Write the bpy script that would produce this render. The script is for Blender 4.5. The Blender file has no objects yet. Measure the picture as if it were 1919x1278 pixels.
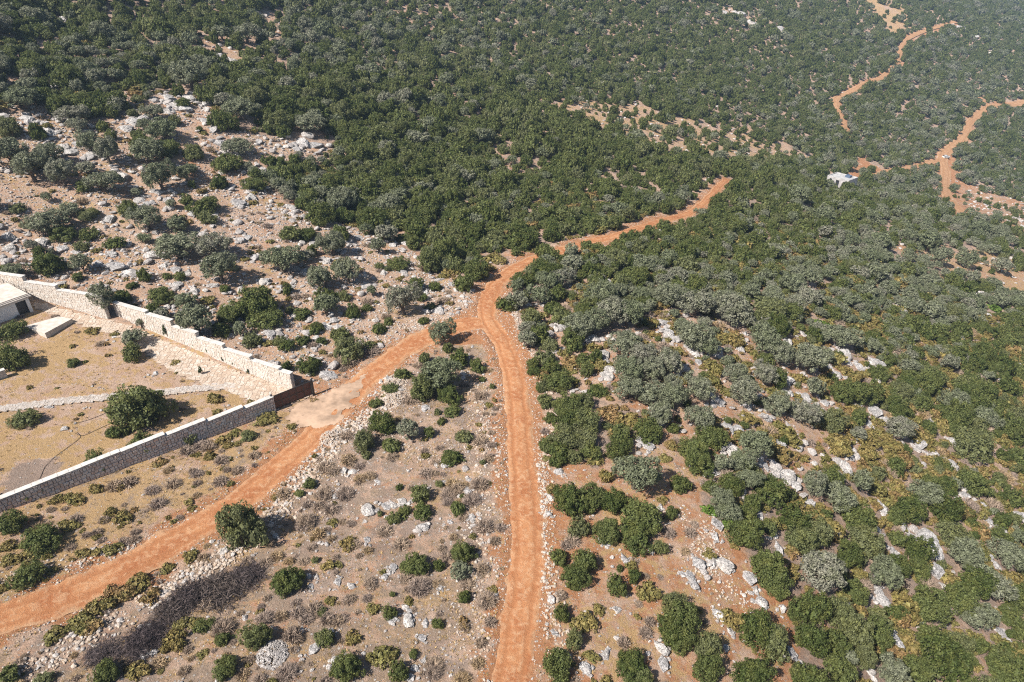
import bpy, bmesh, math, random
import numpy as np
# ---------------------------------------------------------------- camera, sky, sun, exposure
F = 1279.0; PITCH = math.radians(31.0); CAMZ = 52.0           # focal length in pixels of the 1919 px wide photograph
SUN_EL = math.radians(48.0); SUN_DIR = (0.76, 0.65)           # the light travels towards +x and a little away from the camera
sc = bpy.context.scene
cam_d = bpy.data.cameras.new('camera'); cam = bpy.data.objects.new('camera', cam_d); sc.collection.objects.link(cam)
cam_d.sensor_width = 36.0; cam_d.lens = 36.0*F/1919.0; cam_d.clip_start = 0.5; cam_d.clip_end = 8000
cam.location = (0, 0, CAMZ); cam.rotation_euler = (math.pi/2 - PITCH, 0, 0); sc.camera = cam
world = bpy.data.worlds.new('World'); sc.world = world; world.use_nodes = True
_nt = world.node_tree; _bg = _nt.nodes['Background']
_sky = _nt.nodes.new('ShaderNodeTexSky'); _sky.sky_type = 'NISHITA'; _sky.sun_disc = False
_sky.sun_elevation = SUN_EL; _sky.sun_rotation = math.atan2(-SUN_DIR[0], -SUN_DIR[1]); _sky.air_density = 1.0; _sky.dust_density = 1.0
_nt.links.new(_sky.outputs[0], _bg.inputs[0]); _bg.inputs[1].default_value = 0.05
sun_d = bpy.data.lights.new('sun', 'SUN'); sun = bpy.data.objects.new('sun', sun_d); sc.collection.objects.link(sun)
sun_d.energy = 5.0; sun_d.angle = math.radians(0.53); sun_d.color = (1.0, 0.94, 0.86)
from mathutils import Vector, Matrix, Euler
sun.rotation_euler = Vector((SUN_DIR[0]*math.cos(SUN_EL), SUN_DIR[1]*math.cos(SUN_EL), -math.sin(SUN_EL))).to_track_quat('-Z', 'Y').to_euler()
sun.location = (-60, -20, 120)
sc.view_settings.view_transform = 'Standard'; sc.view_settings.look = 'None'; sc.view_settings.gamma = 1.0
sc.view_settings.use_curve_mapping = False; sc.view_settings.exposure = 0.92
sc.render.engine = 'CYCLES'; cy = sc.cycles
cy.use_denoising = False; cy.filter_width = 1.15; cy.sample_clamp_indirect = 3.0; cy.max_bounces = 3; cy.diffuse_bounces = 2; cy.glossy_bounces = 1; cy.transmission_bounces = 2; cy.caustics_reflective = False; cy.caustics_refractive = False; cy.volume_bounces = 0; cy.transparent_max_bounces = 4
rng = np.random.default_rng(7); random.seed(7)
CP, SP = math.cos(PITCH), math.sin(PITCH)
def ray_dir(px, py):
    u = (np.asarray(px, float) - 959.5) / F; v = (639.0 - np.asarray(py, float)) / F
    return np.stack([u, CP + v*SP, -SP + v*CP], -1)          # depth 1 along the optical axis
def project(x, y, z):
    z = z - CAMZ
    d = y*CP - z*SP; up = y*SP + z*CP
    d = np.where(d < 1.0, 1.0, d)
    return 959.5 + F*x/d, 639.0 - F*up/d, d
# terrain: a thin-plate surface through estimated ground points (photo x, photo y, depth) and points beyond the frame
PIX = [(958,1270,56),(975,1000,67.5),(965,750,88),(925,610,104),(1000,490,126),(1180,440,143),(1270,405,160),(1350,340,196),
 (580,742,87.5),(300,690,89),(0,600,93),(0,520,101),(0,1160,57),(300,1030,65),(0,950,68),
 (0,400,108),(0,200,128),(0,0,162),(300,0,200),(600,0,262),(460,181,156),(960,0,345),(960,200,218),(700,380,140),(450,430,117),
 (1300,0,470),(1600,0,620),(1300,160,330),(1600,150,440),(1770,330,365),(1575,345,292),(1850,60,640),
 (1900,420,262),(1600,500,160),(1919,900,112),(1600,800,103),(1300,700,96),(1919,1278,76),(1600,1100,76),(1400,1000,72),(1250,1250,58),(1150,550,117)]
XYZ = [(-60,-20,8),(0,0,1),(50,0,-14),(120,20,-42),(-130,40,24),(-200,120,75),(-220,300,130),(-120,420,95),(0,560,70),(150,760,62),(420,1150,60),
 (330,200,-95),(260,60,-90),(500,420,-120),(800,1300,0),(700,700,-80),(-500,500,230),(0,1400,260),(600,2200,330),(1500,2200,150),(1600,600,-160),(-1500,500,420),(-1500,2000,500),(-900,-400,100),(700,-400,-170)]
_c = []
for px, py, d in PIX:
    r = ray_dir(px, py)*d; _c.append((r[0], r[1], CAMZ + r[2]))
_c = np.array(_c + XYZ, float)
_S = 100.0
def _phi(r2): return 0.5*r2*np.log(r2 + 1e-12)
def _fit():
    P = _c[:, :2]/_S; n = len(P)
    r2 = ((P[:, None] - P[None])**2).sum(-1)
    A = np.zeros((n+3, n+3)); A[:n, :n] = _phi(r2) + np.eye(n)*0.02
    A[:n, n] = 1; A[:n, n+1:] = P; A[n, :n] = 1; A[n+1:, :n] = P.T
    return np.linalg.solve(A, np.concatenate([_c[:, 2], np.zeros(3)]))
_W = _fit()
def hs(x, y):
    x = np.asarray(x, float); y = np.asarray(y, float); sh = x.shape
    X = np.stack([x.ravel(), y.ravel()], -1)/_S; out = np.empty(len(X)); n = len(_c)
    for i in range(0, len(X), 60000):
        q = X[i:i+60000]; o = _W[n] + q @ _W[n+1:]
        for k in range(n):
            o += _W[k]*_phi((q[:, 0]-_c[k, 0]/_S)**2 + (q[:, 1]-_c[k, 1]/_S)**2)
        out[i:i+60000] = o
    return out.reshape(sh)
def ground(px, py):                                           # photo pixel -> ground point (first hit), and its depth
    px = np.atleast_1d(np.asarray(px, float)); py = np.atleast_1d(np.asarray(py, float))
    D = ray_dir(px, py); n = len(px); ts = np.geomspace(25, 1600, 150)
    P = D[:, None]*ts[None, :, None]
    g = CAMZ + P[..., 2] - hs(P[..., 0], P[..., 1])
    hit = np.argmax(g < 0, 1); hit = np.where((g < 0).any(1), hit, len(ts)-1); hit = np.maximum(hit, 1)
    a, b = ts[hit-1], ts[hit]
    for _ in range(14):
        m = (a+b)/2; p = D*m[:, None]; below = CAMZ + p[:, 2] < hs(p[:, 0], p[:, 1])
        b = np.where(below, m, b); a = np.where(below, a, m)
    t = (a+b)/2; p = D*t[:, None]; p[:, 2] += CAMZ
    return p, t
# ---------------------------------------------------------------- noise, meshes, objects
def _hash(ix, iy, s):
    h = (ix.astype(np.int64)*374761393 + iy.astype(np.int64)*668265263 + s*974711) & 0xffffffff
    h = ((h ^ (h >> 13))*1274126177) & 0xffffffff
    return ((h ^ (h >> 16)) & 0xffff)/65535.0
def vnoise(x, y, s=0):
    ix, iy = np.floor(x), np.floor(y); fx, fy = x-ix, y-iy
    fx = fx*fx*(3-2*fx); fy = fy*fy*(3-2*fy)
    a, b, c, d = _hash(ix, iy, s), _hash(ix+1, iy, s), _hash(ix, iy+1, s), _hash(ix+1, iy+1, s)
    return (a*(1-fx)+b*fx)*(1-fy) + (c*(1-fx)+d*fx)*fy
def fbm(x, y, s=0, o=4):
    t = 0; a = 0.5; n = 0
    for k in range(o):
        t = t + a*vnoise(x*2**k, y*2**k, s+k*17); n += a; a *= 0.5
    return t/n
def sstep(a, b, x):
    t = np.clip((x-a)/(b-a), 0, 1); return t*t*(3-2*t)
COL = sc.collection
def mk_mesh(name, V, Q, mat=None, smooth=False):
    V = np.asarray(V, np.float32); Q = np.asarray(Q, np.int32); me = bpy.data.meshes.new(name)
    k = Q.shape[1]; me.vertices.add(len(V)); me.vertices.foreach_set('co', V.ravel())
    me.loops.add(Q.size); me.loops.foreach_set('vertex_index', Q.ravel())
    me.polygons.add(len(Q)); me.polygons.foreach_set('loop_start', np.arange(0, Q.size, k, dtype=np.int32))
    me.polygons.foreach_set('loop_total', np.full(len(Q), k, np.int32))
    me.polygons.foreach_set('use_smooth', np.full(len(Q), smooth, bool))
    me.update(calc_edges=True); me.validate()
    if mat: me.materials.append(mat)
    return me
def obj(name, me, parent=None, loc=None, label=None, cat=None, group=None, kind=None):
    o = bpy.data.objects.new(name, me); COL.objects.link(o)
    if parent is not None: o.parent = parent
    if loc is not None: o.location = loc
    for k, v in (('label', label), ('category', cat), ('group', group), ('kind', kind)):
        if v: o[k] = v
    return o
def boxes(L):                                                 # list of 8x3 corner arrays -> V, Q
    V = np.concatenate(L); q = np.array([[0,3,2,1],[4,5,6,7],[0,1,5,4],[1,2,6,5],[2,3,7,6],[3,0,4,7]])
    return V, np.concatenate([q + 8*i for i in range(len(L))])
def box(x0, x1, y0, y1, z0, z1):
    return np.array([[x0,y0,z0],[x1,y0,z0],[x1,y1,z0],[x0,y1,z0],[x0,y0,z1],[x1,y0,z1],[x1,y1,z1],[x0,y1,z1]], float)
def box_mesh(name, bl, mat, bevel=0.0):
    me = mk_mesh(name, *boxes(bl), mat)
    if bevel:
        bm = bmesh.new(); bm.from_mesh(me); bmesh.ops.bevel(bm, geom=bm.edges[:], offset=bevel, segments=2, affect='EDGES'); bm.to_mesh(me); bm.free()
    return me
def tube(pts, rad, n=6):
    pts = np.asarray(pts, float); rad = np.broadcast_to(np.asarray(rad, float), (len(pts),)); V = []; Q = []
    for i, p in enumerate(pts):
        t = pts[min(i+1, len(pts)-1)] - pts[max(i-1, 0)]; t = t/(np.linalg.norm(t)+1e-9)
        a = np.cross(t, [0.3, 0.9, 0.1]); a /= np.linalg.norm(a)+1e-9; b = np.cross(t, a)
        for k in range(n):
            w = 2*math.pi*k/n; V.append(p + rad[i]*(math.cos(w)*a + math.sin(w)*b))
    for i in range(len(pts)-1):
        for k in range(n):
            k2 = (k+1) % n; Q.append([i*n+k, i*n+k2, (i+1)*n+k2, (i+1)*n+k])
    return np.array(V), np.array(Q)
def join(parts):
    V = []; Q = []; n = 0
    for v, q in parts: V.append(v); Q.append(np.asarray(q)+n); n += len(v)
    return np.concatenate(V), np.concatenate(Q)
def instance_merge(proto, P, S, RZ, tilt=None):               # proto (V,T) baked at points P with scales S (n,3) and headings RZ
    V, T = proto; n = len(P); c, s = np.cos(RZ), np.sin(RZ)
    W = V[None]*S[:, None]
    if tilt is not None:
        ct, st = np.cos(tilt)[:, None], np.sin(tilt)[:, None]
        W = np.stack([W[..., 0], W[..., 1]*ct - W[..., 2]*st, W[..., 1]*st + W[..., 2]*ct], -1)
    X = W[..., 0]*c[:, None] - W[..., 1]*s[:, None]; Y = W[..., 0]*s[:, None] + W[..., 1]*c[:, None]
    out = np.stack([X + P[:, None, 0], Y + P[:, None, 1], W[..., 2] + P[:, None, 2]], -1).reshape(-1, 3)
    return out, (T[None] + (np.arange(n)*len(V))[:, None, None]).reshape(-1, T.shape[1])
# ---------------------------------------------------------------- materials
class NT:
    def __init__(s, name):
        s.m = bpy.data.materials.new(name); s.m.use_nodes = True; s.t = s.m.node_tree; s.p = s.t.nodes['Principled BSDF']; s.out = s.t.nodes['Material Output']
    def n(s, ty, **kw):
        x = s.t.nodes.new(ty)
        for k, v in kw.items(): setattr(x, k, v)
        return x
    def l(s, a, b): s.t.links.new(a, b)
    def val(s, sock, v):
        if isinstance(v, (int, float)): sock.default_value = v
        elif isinstance(v, (tuple, list)): sock.default_value = (*v, 1.0) if len(v) == 3 and len(sock.default_value) == 4 else v
        else: s.l(v, sock)
    def pos(s): return s.n('ShaderNodeNewGeometry').outputs['Position']
    def noise(s, scale, detail=4, rough=0.6, vec=None, dist=0.0):
        x = s.n('ShaderNodeTexNoise'); s.l(vec if vec is not None else s.pos(), x.inputs['Vector'])
        x.inputs['Scale'].default_value = scale; x.inputs['Detail'].default_value = detail; x.inputs['Roughness'].default_value = rough; x.inputs['Distortion'].default_value = dist
        return x.outputs['Fac']
    def math(s, op, a, b=0.0, c=None, clamp=False):
        x = s.n('ShaderNodeMath', operation=op, use_clamp=clamp); s.val(x.inputs[0], a); s.val(x.inputs[1], b)
        if c is not None: s.val(x.inputs[2], c)
        return x.outputs[0]
    def ramp(s, f, a, b, lo=0.0, hi=1.0):
        x = s.n('ShaderNodeMapRange', interpolation_type='SMOOTHSTEP'); s.val(x.inputs[0], f)
        for i, v in zip((1, 2, 3, 4), (a, b, lo, hi)): s.val(x.inputs[i], v)
        return x.outputs[0]
    def mix(s, f, a, b, mode='MIX'):
        x = s.n('ShaderNodeMix', data_type='RGBA', blend_type=mode); s.val(x.inputs[0], f); s.val(x.inputs[6], a); s.val(x.inputs[7], b)
        return x.outputs[2]
    def bump(s, h, strength=0.5, dist=0.1):
        x = s.n('ShaderNodeBump'); x.inputs['Strength'].default_value = strength; x.inputs['Distance'].default_value = dist; s.l(h, x.inputs['Height']); s.l(x.outputs[0], s.p.inputs['Normal'])
    k = 0.85
    def base(s, c, rough=0.9, spec=0.2):
        if s.k != 1.0: c = s.mix(1.0, c, (s.k, s.k, s.k), 'MULTIPLY')
        s.val(s.p.inputs['Base Color'], c); s.val(s.p.inputs['Roughness'], rough); s.p.inputs['Specular IOR Level'].default_value = spec
        return s.m
    def island(s): return s.n('ShaderNodeNewGeometry').outputs['Random Per Island']
    def objrand(s): return s.n('ShaderNodeObjectInfo').outputs['Random']
def plain(name, c, rough=0.7, spec=0.3, var=0.15, scale=3.0, metal=0.0):
    t = NT(name); n = t.noise(scale, 6); d = tuple(x*(1-var*1.6) for x in c); l_ = tuple(min(1, x*(1+var)) for x in c)
    t.base(t.mix(t.ramp(n, 0.3, 0.7), d, l_), rough, spec); t.p.inputs['Metallic'].default_value = metal; t.bump(t.noise(scale*8, 4), 0.15, 0.02); return t.m
def leaf_mat(name, cols, trans=0.18, lv=0.35, rough=0.55):
    t = NT(name); r = t.objrand(); isl = t.island(); t.k = 0.85 if name.startswith('dry') or name.startswith('dead') else 1.0
    c = t.mix(t.ramp(r, 0.0, 0.55), cols[0], cols[1]); c = t.mix(t.ramp(r, 0.62, 1.0), c, cols[2])
    c = t.mix(t.ramp(t.noise(0.9, 3), 0.42, 0.68, 0.0, 0.55), c, cols[3])
    hsv = t.n('ShaderNodeHueSaturation'); t.l(c, hsv.inputs['Color']); t.l(t.ramp(isl, 0, 1, 1-lv, 1+lv), hsv.inputs['Value'])
    t.base(hsv.outputs[0], rough, 0.25)
    tr = t.n('ShaderNodeBsdfTranslucent'); t.l(t.p.inputs['Base Color'].links[0].from_socket, tr.inputs[0]); mx = t.n('ShaderNodeMixShader'); mx.inputs[0].default_value = trans
    t.l(t.p.outputs[0], mx.inputs[1]); t.l(tr.outputs[0], mx.inputs[2]); t.l(mx.outputs[0], t.out.inputs['Surface']); return t.m
def stone_mat(name, cols, scale=2.0, rand='island', lichen=0.0):
    t = NT(name); r = t.island() if rand == 'island' else t.objrand()
    c = t.mix(t.ramp(r, 0.05, 0.5), cols[0], cols[1]); c = t.mix(t.ramp(r, 0.55, 0.95), c, cols[2])
    n = t.noise(scale, 8, 0.65); c = t.mix(t.ramp(n, 0.35, 0.7, 0.0, 0.55), c, tuple(x*0.62 for x in cols[0]))
    if lichen:
        v = t.noise(scale*2.3, 6, 0.7, dist=0.6); c = t.mix(t.ramp(v, 0.54, 0.66, 0.0, lichen), c, (0.17, 0.165, 0.16))
    cr = t.noise(scale*1.4, 6, 0.6, dist=1.8); crk = t.ramp(t.math('ABSOLUTE', t.math('SUBTRACT', cr, 0.5)), 0.0, 0.022, 1.0 if lichen else 0.0, 0.0)
    c = t.mix(t.math('MULTIPLY', crk, 0.7), c, (0.13, 0.115, 0.105)); t.base(c, 0.92, 0.15); t.bump(t.math('SUBTRACT', t.noise(scale*3, 10, 0.7), t.math('MULTIPLY', crk, 0.5)), 0.8, 0.15); return t.m
M = {}
M['oak'] = leaf_mat('oak leaves', [(0.078, 0.104, 0.028), (0.122, 0.146, 0.048), (0.170, 0.182, 0.088), (0.180, 0.184, 0.052)], trans=0.38)
M['olive'] = leaf_mat('olive leaves', [(0.150, 0.170, 0.098), (0.195, 0.206, 0.138), (0.235, 0.228, 0.178), (0.150, 0.170, 0.080)], lv=0.4, trans=0.28)
M['cushion'] = leaf_mat('cushion shrub leaves', [(0.170, 0.150, 0.050), (0.215, 0.165, 0.058), (0.235, 0.150, 0.066), (0.140, 0.145, 0.042)], lv=0.4)
M['thorn'] = leaf_mat('dry thorn twigs', [(0.340, 0.265, 0.220), (0.400, 0.305, 0.225), (0.420, 0.300, 0.165), (0.290, 0.225, 0.190)], trans=0.05, lv=0.4, rough=0.9)
M['brush'] = leaf_mat('dead brush twigs', [(0.075, 0.058, 0.060), (0.098, 0.077, 0.076), (0.125, 0.098, 0.085), (0.062, 0.048, 0.050)], trans=0.0, lv=0.5, rough=0.9)
M['bright'] = leaf_mat('bright green leaves', [(0.085, 0.140, 0.022), (0.100, 0.160, 0.028), (0.110, 0.165, 0.040), (0.120, 0.170, 0.030)])
M['cypress'] = leaf_mat('sapling leaves', [(0.050, 0.080, 0.030), (0.065, 0.090, 0.036), (0.080, 0.100, 0.040), (0.090, 0.110, 0.040)])
M['straw'] = leaf_mat('dry grass', [(0.430, 0.290, 0.120), (0.480, 0.340, 0.160), (0.360, 0.230, 0.100), (0.230, 0.165, 0.090)], trans=0.15, lv=0.5, rough=0.9)
M['bark'] = plain('bark', (0.16, 0.125, 0.10), 0.95, 0.1, 0.3, 6)
M['limestone'] = stone_mat('limestone', [(0.46, 0.44, 0.435), (0.56, 0.535, 0.52), (0.60, 0.56, 0.525)], 1.3, 'obj', 0.6)
M['rubble'] = stone_mat('cream rubble', [(0.50, 0.38, 0.29), (0.62, 0.52, 0.43), (0.58, 0.55, 0.53)], 4.0)
M['greystone'] = stone_mat('grey rubble', [(0.50, 0.455, 0.43), (0.60, 0.555, 0.53), (0.70, 0.65, 0.61)], 2.5, 'island', 0.22)
M['wallstone'] = stone_mat('white wall stone', [(0.66, 0.57, 0.49), (0.74, 0.67, 0.60), (0.78, 0.73, 0.68)], 4.0)
M['wallstone2'] = stone_mat('grey pink wall stone', [(0.80, 0.66, 0.59), (0.95, 0.87, 0.82), (0.86, 0.63, 0.52)], 4.0)
M['mortar'] = plain('mortar', (0.42, 0.34, 0.30), 0.95, 0.1, 0.3, 5)
M['mortar2'] = plain('pale mortar', (0.60, 0.52, 0.45), 0.95, 0.1, 0.25, 5)
M['coping'] = plain('coping concrete', (0.60, 0.57, 0.535), 0.85, 0.2, 0.12, 2)
M['paver'] = stone_mat('paving stone', [(0.56, 0.43, 0.33), (0.64, 0.53, 0.43), (0.70, 0.62, 0.54)], 3.0)
M['paverbed'] = plain('paving joints', (0.47, 0.37, 0.29), 0.95, 0.1, 0.2, 4)
M['pathstone'] = stone_mat('path stone', [(0.50, 0.44, 0.39), (0.58, 0.52, 0.47), (0.62, 0.57, 0.53)], 3.0)
M['concrete'] = plain('weathered concrete', (0.46, 0.320, 0.225), 0.9, 0.2, 0.25, 0.5)
M['plaster'] = plain('white plaster', (0.78, 0.78, 0.78), 0.8, 0.25, 0.05, 2)
M['roof'] = plain('pale roof slab', (0.60, 0.54, 0.48), 0.85, 0.2, 0.12, 1.4)
M['dark'] = plain('dark opening', (0.022, 0.024, 0.03), 0.5, 0.4, 0.2, 3)
M['gate'] = plain('brown gate panel', (0.115, 0.042, 0.030), 0.55, 0.4, 0.2, 4)
M['gateframe'] = plain('black gate steel', (0.028, 0.025, 0.026), 0.45, 0.5, 0.2, 4)
M['lamp'] = plain('dark lamp glass', (0.06, 0.06, 0.065), 0.3, 0.5, 0.1, 4)
M['car'] = plain('white car paint', (0.78, 0.78, 0.78), 0.25, 0.5, 0.03, 2)
M['glass'] = plain('dark car glass', (0.02, 0.022, 0.026), 0.08, 0.6, 0.05, 2)
M['rubber'] = plain('rubber', (0.025, 0.025, 0.025), 0.85, 0.2, 0.1, 5)
M['farhouse'] = plain('bare grey concrete', (0.46, 0.45, 0.45), 0.9, 0.2, 0.2, 0.8)
M['tankblue'] = plain('blue sheet', (0.10, 0.14, 0.22), 0.6, 0.3, 0.1, 3)
# ---------------------------------------------------------------- where the roads, clearings and walls lie (photo pixels cast on the terrain)
def spline(P, step=1.0):
    P = np.asarray(P, float); Q = [P[0]]; E = np.concatenate([[2*P[0]-P[1]], P, [2*P[-1]-P[-2]]])
    for i in range(1, len(E)-2):
        a, b, c, d = E[i-1], E[i], E[i+1], E[i+2]; n = max(2, int(np.linalg.norm(c-b)/step))
        for k in range(1, n+1):
            t = k/n; Q.append(0.5*((2*b) + (c-a)*t + (2*a-5*b+4*c-d)*t*t + (3*b-a-3*c+d)*t**3))
    return np.array(Q)
def road_line(pix, step):
    p, _ = ground([a for a, b in pix], [b for a, b in pix]); return spline(p[:, :2], step)
_main = [(958,1278),(972,1180),(986,1060),(986,960),(976,860),(972,780),(962,700),(946,650),(922,612),(912,582),(922,546),(946,516),(985,492),(1012,482),(1060,466),(1105,452),(1152,443),(1200,426),(1245,412),(1290,400),(1322,378),(1345,352),(1362,336)]
_r = road_line(_main, 0.8)
_dir = (_r[0]-_r[6])/np.linalg.norm(_r[0]-_r[6])
_main_w = np.concatenate([np.array([_r[0]+_dir*k*0.8 for k in range(50, 0, -1)]), _r])
_left = road_line([(905,604),(868,608),(815,626),(762,652),(712,690),(668,728),(625,775),(585,818),(530,868),(440,945),(330,1012),(200,1082),(80,1132),(0,1162)], 0.8)
_dl = (_left[-1]-_left[-9]); _dl /= np.linalg.norm(_dl); _left = np.concatenate([_left, [_left[-1]+_dl*k*0.8 for k in range(1, 45)]])
ROADS = [  # name, line, half width, label
 ('dirt_road', _main_w, 1.62, 'orange dirt road running up through the scrub with wheel ruts'),
 ('dirt_track', _left, 1.85, 'orange dirt track passing the walled garden and its gate'),
 ('dirt_track', road_line([(1790,42),(1730,60),(1700,75),(1687,95),(1681,120),(1662,140),(1640,152),(1600,170),(1570,185),(1567,196),(1576,222),(1589,260)], 3), 1.8, 'pale orange track zigzagging up the far mountainside'),
 ('dirt_track', road_line([(1935,190),(1890,198),(1862,200),(1840,210),(1816,232),(1813,243),(1800,264),(1772,286),(1766,300),(1773,322),(1771,347),(1774,367),(1790,386),(1802,412)], 3), 2.4, 'wide orange track winding down the far slope past a white car'),
 ('dirt_track', road_line([(1764,300),(1740,306),(1700,316),(1662,322),(1640,332)], 3), 1.6, 'short orange spur track leading to the far grey house'),
 ('dirt_track', road_line([(1850,204),(1838,186),(1822,174),(1806,166)], 3), 1.61, 'short rocky spur above the bend of the far wide track')]
def seg_dist(x, y, line, pad=8.0):
    sh = np.shape(x); x = np.ravel(x); y = np.ravel(y); out = np.full(len(x), 1e3)
    L = np.asarray(line)[::2] if len(line) > 60 else np.asarray(line)
    m = (x > L[:,0].min()-pad) & (x < L[:,0].max()+pad) & (y > L[:,1].min()-pad) & (y < L[:,1].max()+pad)
    if m.any():
        xs, ys = x[m], y[m]; best = np.full(len(xs), 1e3)
        for i in range(0, len(L)-1):
            a, b = L[i], L[i+1]; ab = b-a; q = ab@ab+1e-9
            near = (np.abs(xs-a[0]) < pad+4) & (np.abs(ys-a[1]) < pad+4)
            if not near.any(): continue
            xx, yy = xs[near], ys[near]; t = np.clip(((xx-a[0])*ab[0]+(yy-a[1])*ab[1])/q, 0, 1)
            best[near] = np.minimum(best[near], np.hypot(xx-a[0]-t*ab[0], yy-a[1]-t*ab[1]))
        out[m] = best
    return out.reshape(sh)
def in_poly(px, py, poly):
    inside = np.zeros(np.shape(px), bool); n = len(poly)
    for i in range(n):
        x1, y1 = poly[i]; x2, y2 = poly[(i+1) % n]
        c = (y1 > py) != (y2 > py)
        inside ^= c & (px < (x2-x1)*(py-y1)/(y2-y1+1e-9)+x1)
    return inside
Z = {  # land cover patches, outlined in photo pixels
 'rocky': [(0,215),(60,205),(130,195),(160,235),(215,225),(300,175),(380,180),(420,240),(520,255),(630,270),(600,300),(490,300),(470,330),(560,390),(650,425),(770,470),(830,505),(885,545),(880,590),(810,612),(745,640),(640,700),(585,712),(430,650),(225,570),(0,500)],
 'scrub2': [(560,712),(650,690),(740,635),(800,610),(860,600),(770,655),(700,705),(650,745),(600,775),(560,785),(590,745)],
 'gap1': [(370,65),(430,75),(490,60),(560,55),(520,80),(470,95),(480,125),(430,120),(385,100)],
 'gap2': [(490,22),(530,30),(545,75),(500,60)],
 'scrub': [(918,600),(950,680),(955,780),(960,900),(955,1000),(945,1100),(935,1200),(925,1300),(-60,1320),(-60,1180),(80,1150),(210,1100),(340,1030),(450,960),(540,885),(600,830),(680,740),(770,665),(820,640)],
 'garden': [(-80,560),(0,540),(75,562),(190,595),(225,600),(310,637),(427,684),(538,730),(575,735),(513,765),(454,785),(300,835),(0,940),(-80,960)],
 'verge': [(510,768),(550,755),(592,740),(600,800),(530,855),(430,930),(320,995),(180,1070),(0,1140),(-60,1150),(-60,975),(0,955),(200,880),(370,820)],
 'bare': [(1005,870),(1060,850),(1110,880),(1200,820),(1260,795),(1330,860),(1315,950),(1340,985),(1400,1000),(1400,1060),(1470,1110),(1500,1180),(1470,1300),(990,1300),(1010,1150),(1015,1000)],
 'open': [(1000,590),(1050,560),(1100,640),(1190,620),(1230,580),(1340,600),(1420,640),(1480,620),(1600,690),(1660,760),(1640,860),(1560,900),(1440,900),(1330,860),(1240,800),(1180,760),(1120,740),(1060,720),(1030,650)],
 'tan': [(1035,192),(1085,188),(1200,192),(1260,215),(1330,232),(1400,240),(1470,275),(1535,300),(1470,305),(1400,295),(1340,305),(1290,290),(1210,285),(1150,260),(1090,240),(1060,215)],
 'tan2': [(1650,448),(1720,458),(1790,470),(1830,462),(1919,480),(1919,552),(1880,545),(1850,520),(1780,510),(1700,480)],
 'tan3': [(1795,328),(1850,352),(1919,375),(1919,440),(1870,425),(1815,405)],
 'tan4': [(1615,0),(1665,0),(1712,40),(1705,62),(1680,72),(1650,60),(1630,30)],
 'tan5': [(1575,315),(1610,298),(1650,310),(1640,335),(1600,340)],
 'rock2': [(1345,18),(1390,22),(1430,45),(1425,62),(1395,50),(1370,35)],
 'dirt': [(790,622),(850,596),(895,568),(965,585),(985,640),(985,720),(955,715),(935,680),(912,655),(885,650),(840,645)],
 'ash': [(30,868),(60,852),(98,850),(100,868),(74,902),(0,935),(10,900)],
 'tan6': [(1745,288),(1785,285),(1806,330),(1815,400),(1800,425),(1775,400),(1755,350)]}
def zone(px, py, wob=None):
    px = np.clip(px, 0, 1918); py = np.clip(py, 0, 1277); z = np.full(np.shape(px), '', dtype='<U8')
    for k, poly in Z.items():
        z[in_poly(px, py, poly)] = k
    return z
# the walled garden
def on_ground(px, py): p, _ = ground([px], [py]); return p[0]
G_L = on_ground(516, 768); G_R = on_ground(586, 741)          # gate ends
FW1 = on_ground(0, 955); UW0 = on_ground(552, 731); UW1 = on_ground(229, 592); VW0 = on_ground(205, 596); VW1 = on_ground(0, 533)
def top_z(px, py, A, B):                                      # height at which the sight line meets the upright plane through A and B
    d = ray_dir(px, py); n = np.array([-(B[1]-A[1]), B[0]-A[0]]); t = (A[:2]@n)/(d[:2]@n); p = d*t
    return CAMZ + p[2], p[:2]
DRIVE = [(514,766),(584,739),(545,727),(480,708),(427,690),(370,664),(312,641),(262,618),(226,606),(188,598),(130,582),(70,566),(58,574),(105,590),(140,604),(200,622),(262,650),(285,670),(335,702),(398,724),(440,737),(470,752),(490,768)]
_dw, _ = ground([a for a, b in DRIVE], [b for a, b in DRIVE]); DRIVE_W = [tuple(p[:2]) for p in _dw]
PATHL = road_line([(440,722),(372,727),(312,734),(220,742),(100,753),(0,766)], 0.7)
_e = PATHL[-1]-PATHL[-5]; _e /= np.linalg.norm(_e); PATHL = np.concatenate([PATHL, [PATHL[-1]+_e*0.7*k for k in range(1, 18)]])
APRON = [(528,778),(588,745),(612,738),(690,698),(668,745),(650,770),(625,795),(590,803),(548,797)]
_aw, _ = ground([a for a, b in APRON], [b for a, b in APRON]); APRON_W = [tuple(p[:2]) for p in _aw]
# ---------------------------------------------------------------- the ground sheet
def road_w(x, y):                                             # 1 in a roadway, falling to 0 beside it; and distance past the edge
    w = np.zeros(np.shape(x)); e = np.full(np.shape(x), 99.0)
    for nm, L, hw, lb in ROADS:
        d = seg_dist(x, y, L, hw+8); w = np.maximum(w, sstep(hw+0.5, hw-0.5, d)); e = np.minimum(e, d-hw)
    return w, e
def flat_w(x, y):
    w, e = road_w(x, y); pv = in_poly(x, y, DRIVE_W) | in_poly(x, y, APRON_W)
    d = seg_dist(x, y, PATHL, 4); w = np.maximum(w, sstep(1.2, 0.6, d)); return np.maximum(w, pv*1.0), e
def bumps(x, y, px, py, d):
    near = np.clip((420-d)/260, 0, 1)*1.25; z = zone(px, py); soft = np.where(z == 'garden', 0.25, np.where(z == 'verge', 0.6, 1.0))
    rk = np.where((z == 'rocky') | (z == 'open'), 1.5, 1.0)
    return near*soft*rk*(0.75*(fbm(x/7.0, y/7.0, 3)-0.5) + 0.28*(fbm(x/1.6, y/1.6, 9)-0.5))
def cap_far(h, y): return np.where(h > 90, 90+60*np.tanh((h-90)/60), h)
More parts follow.
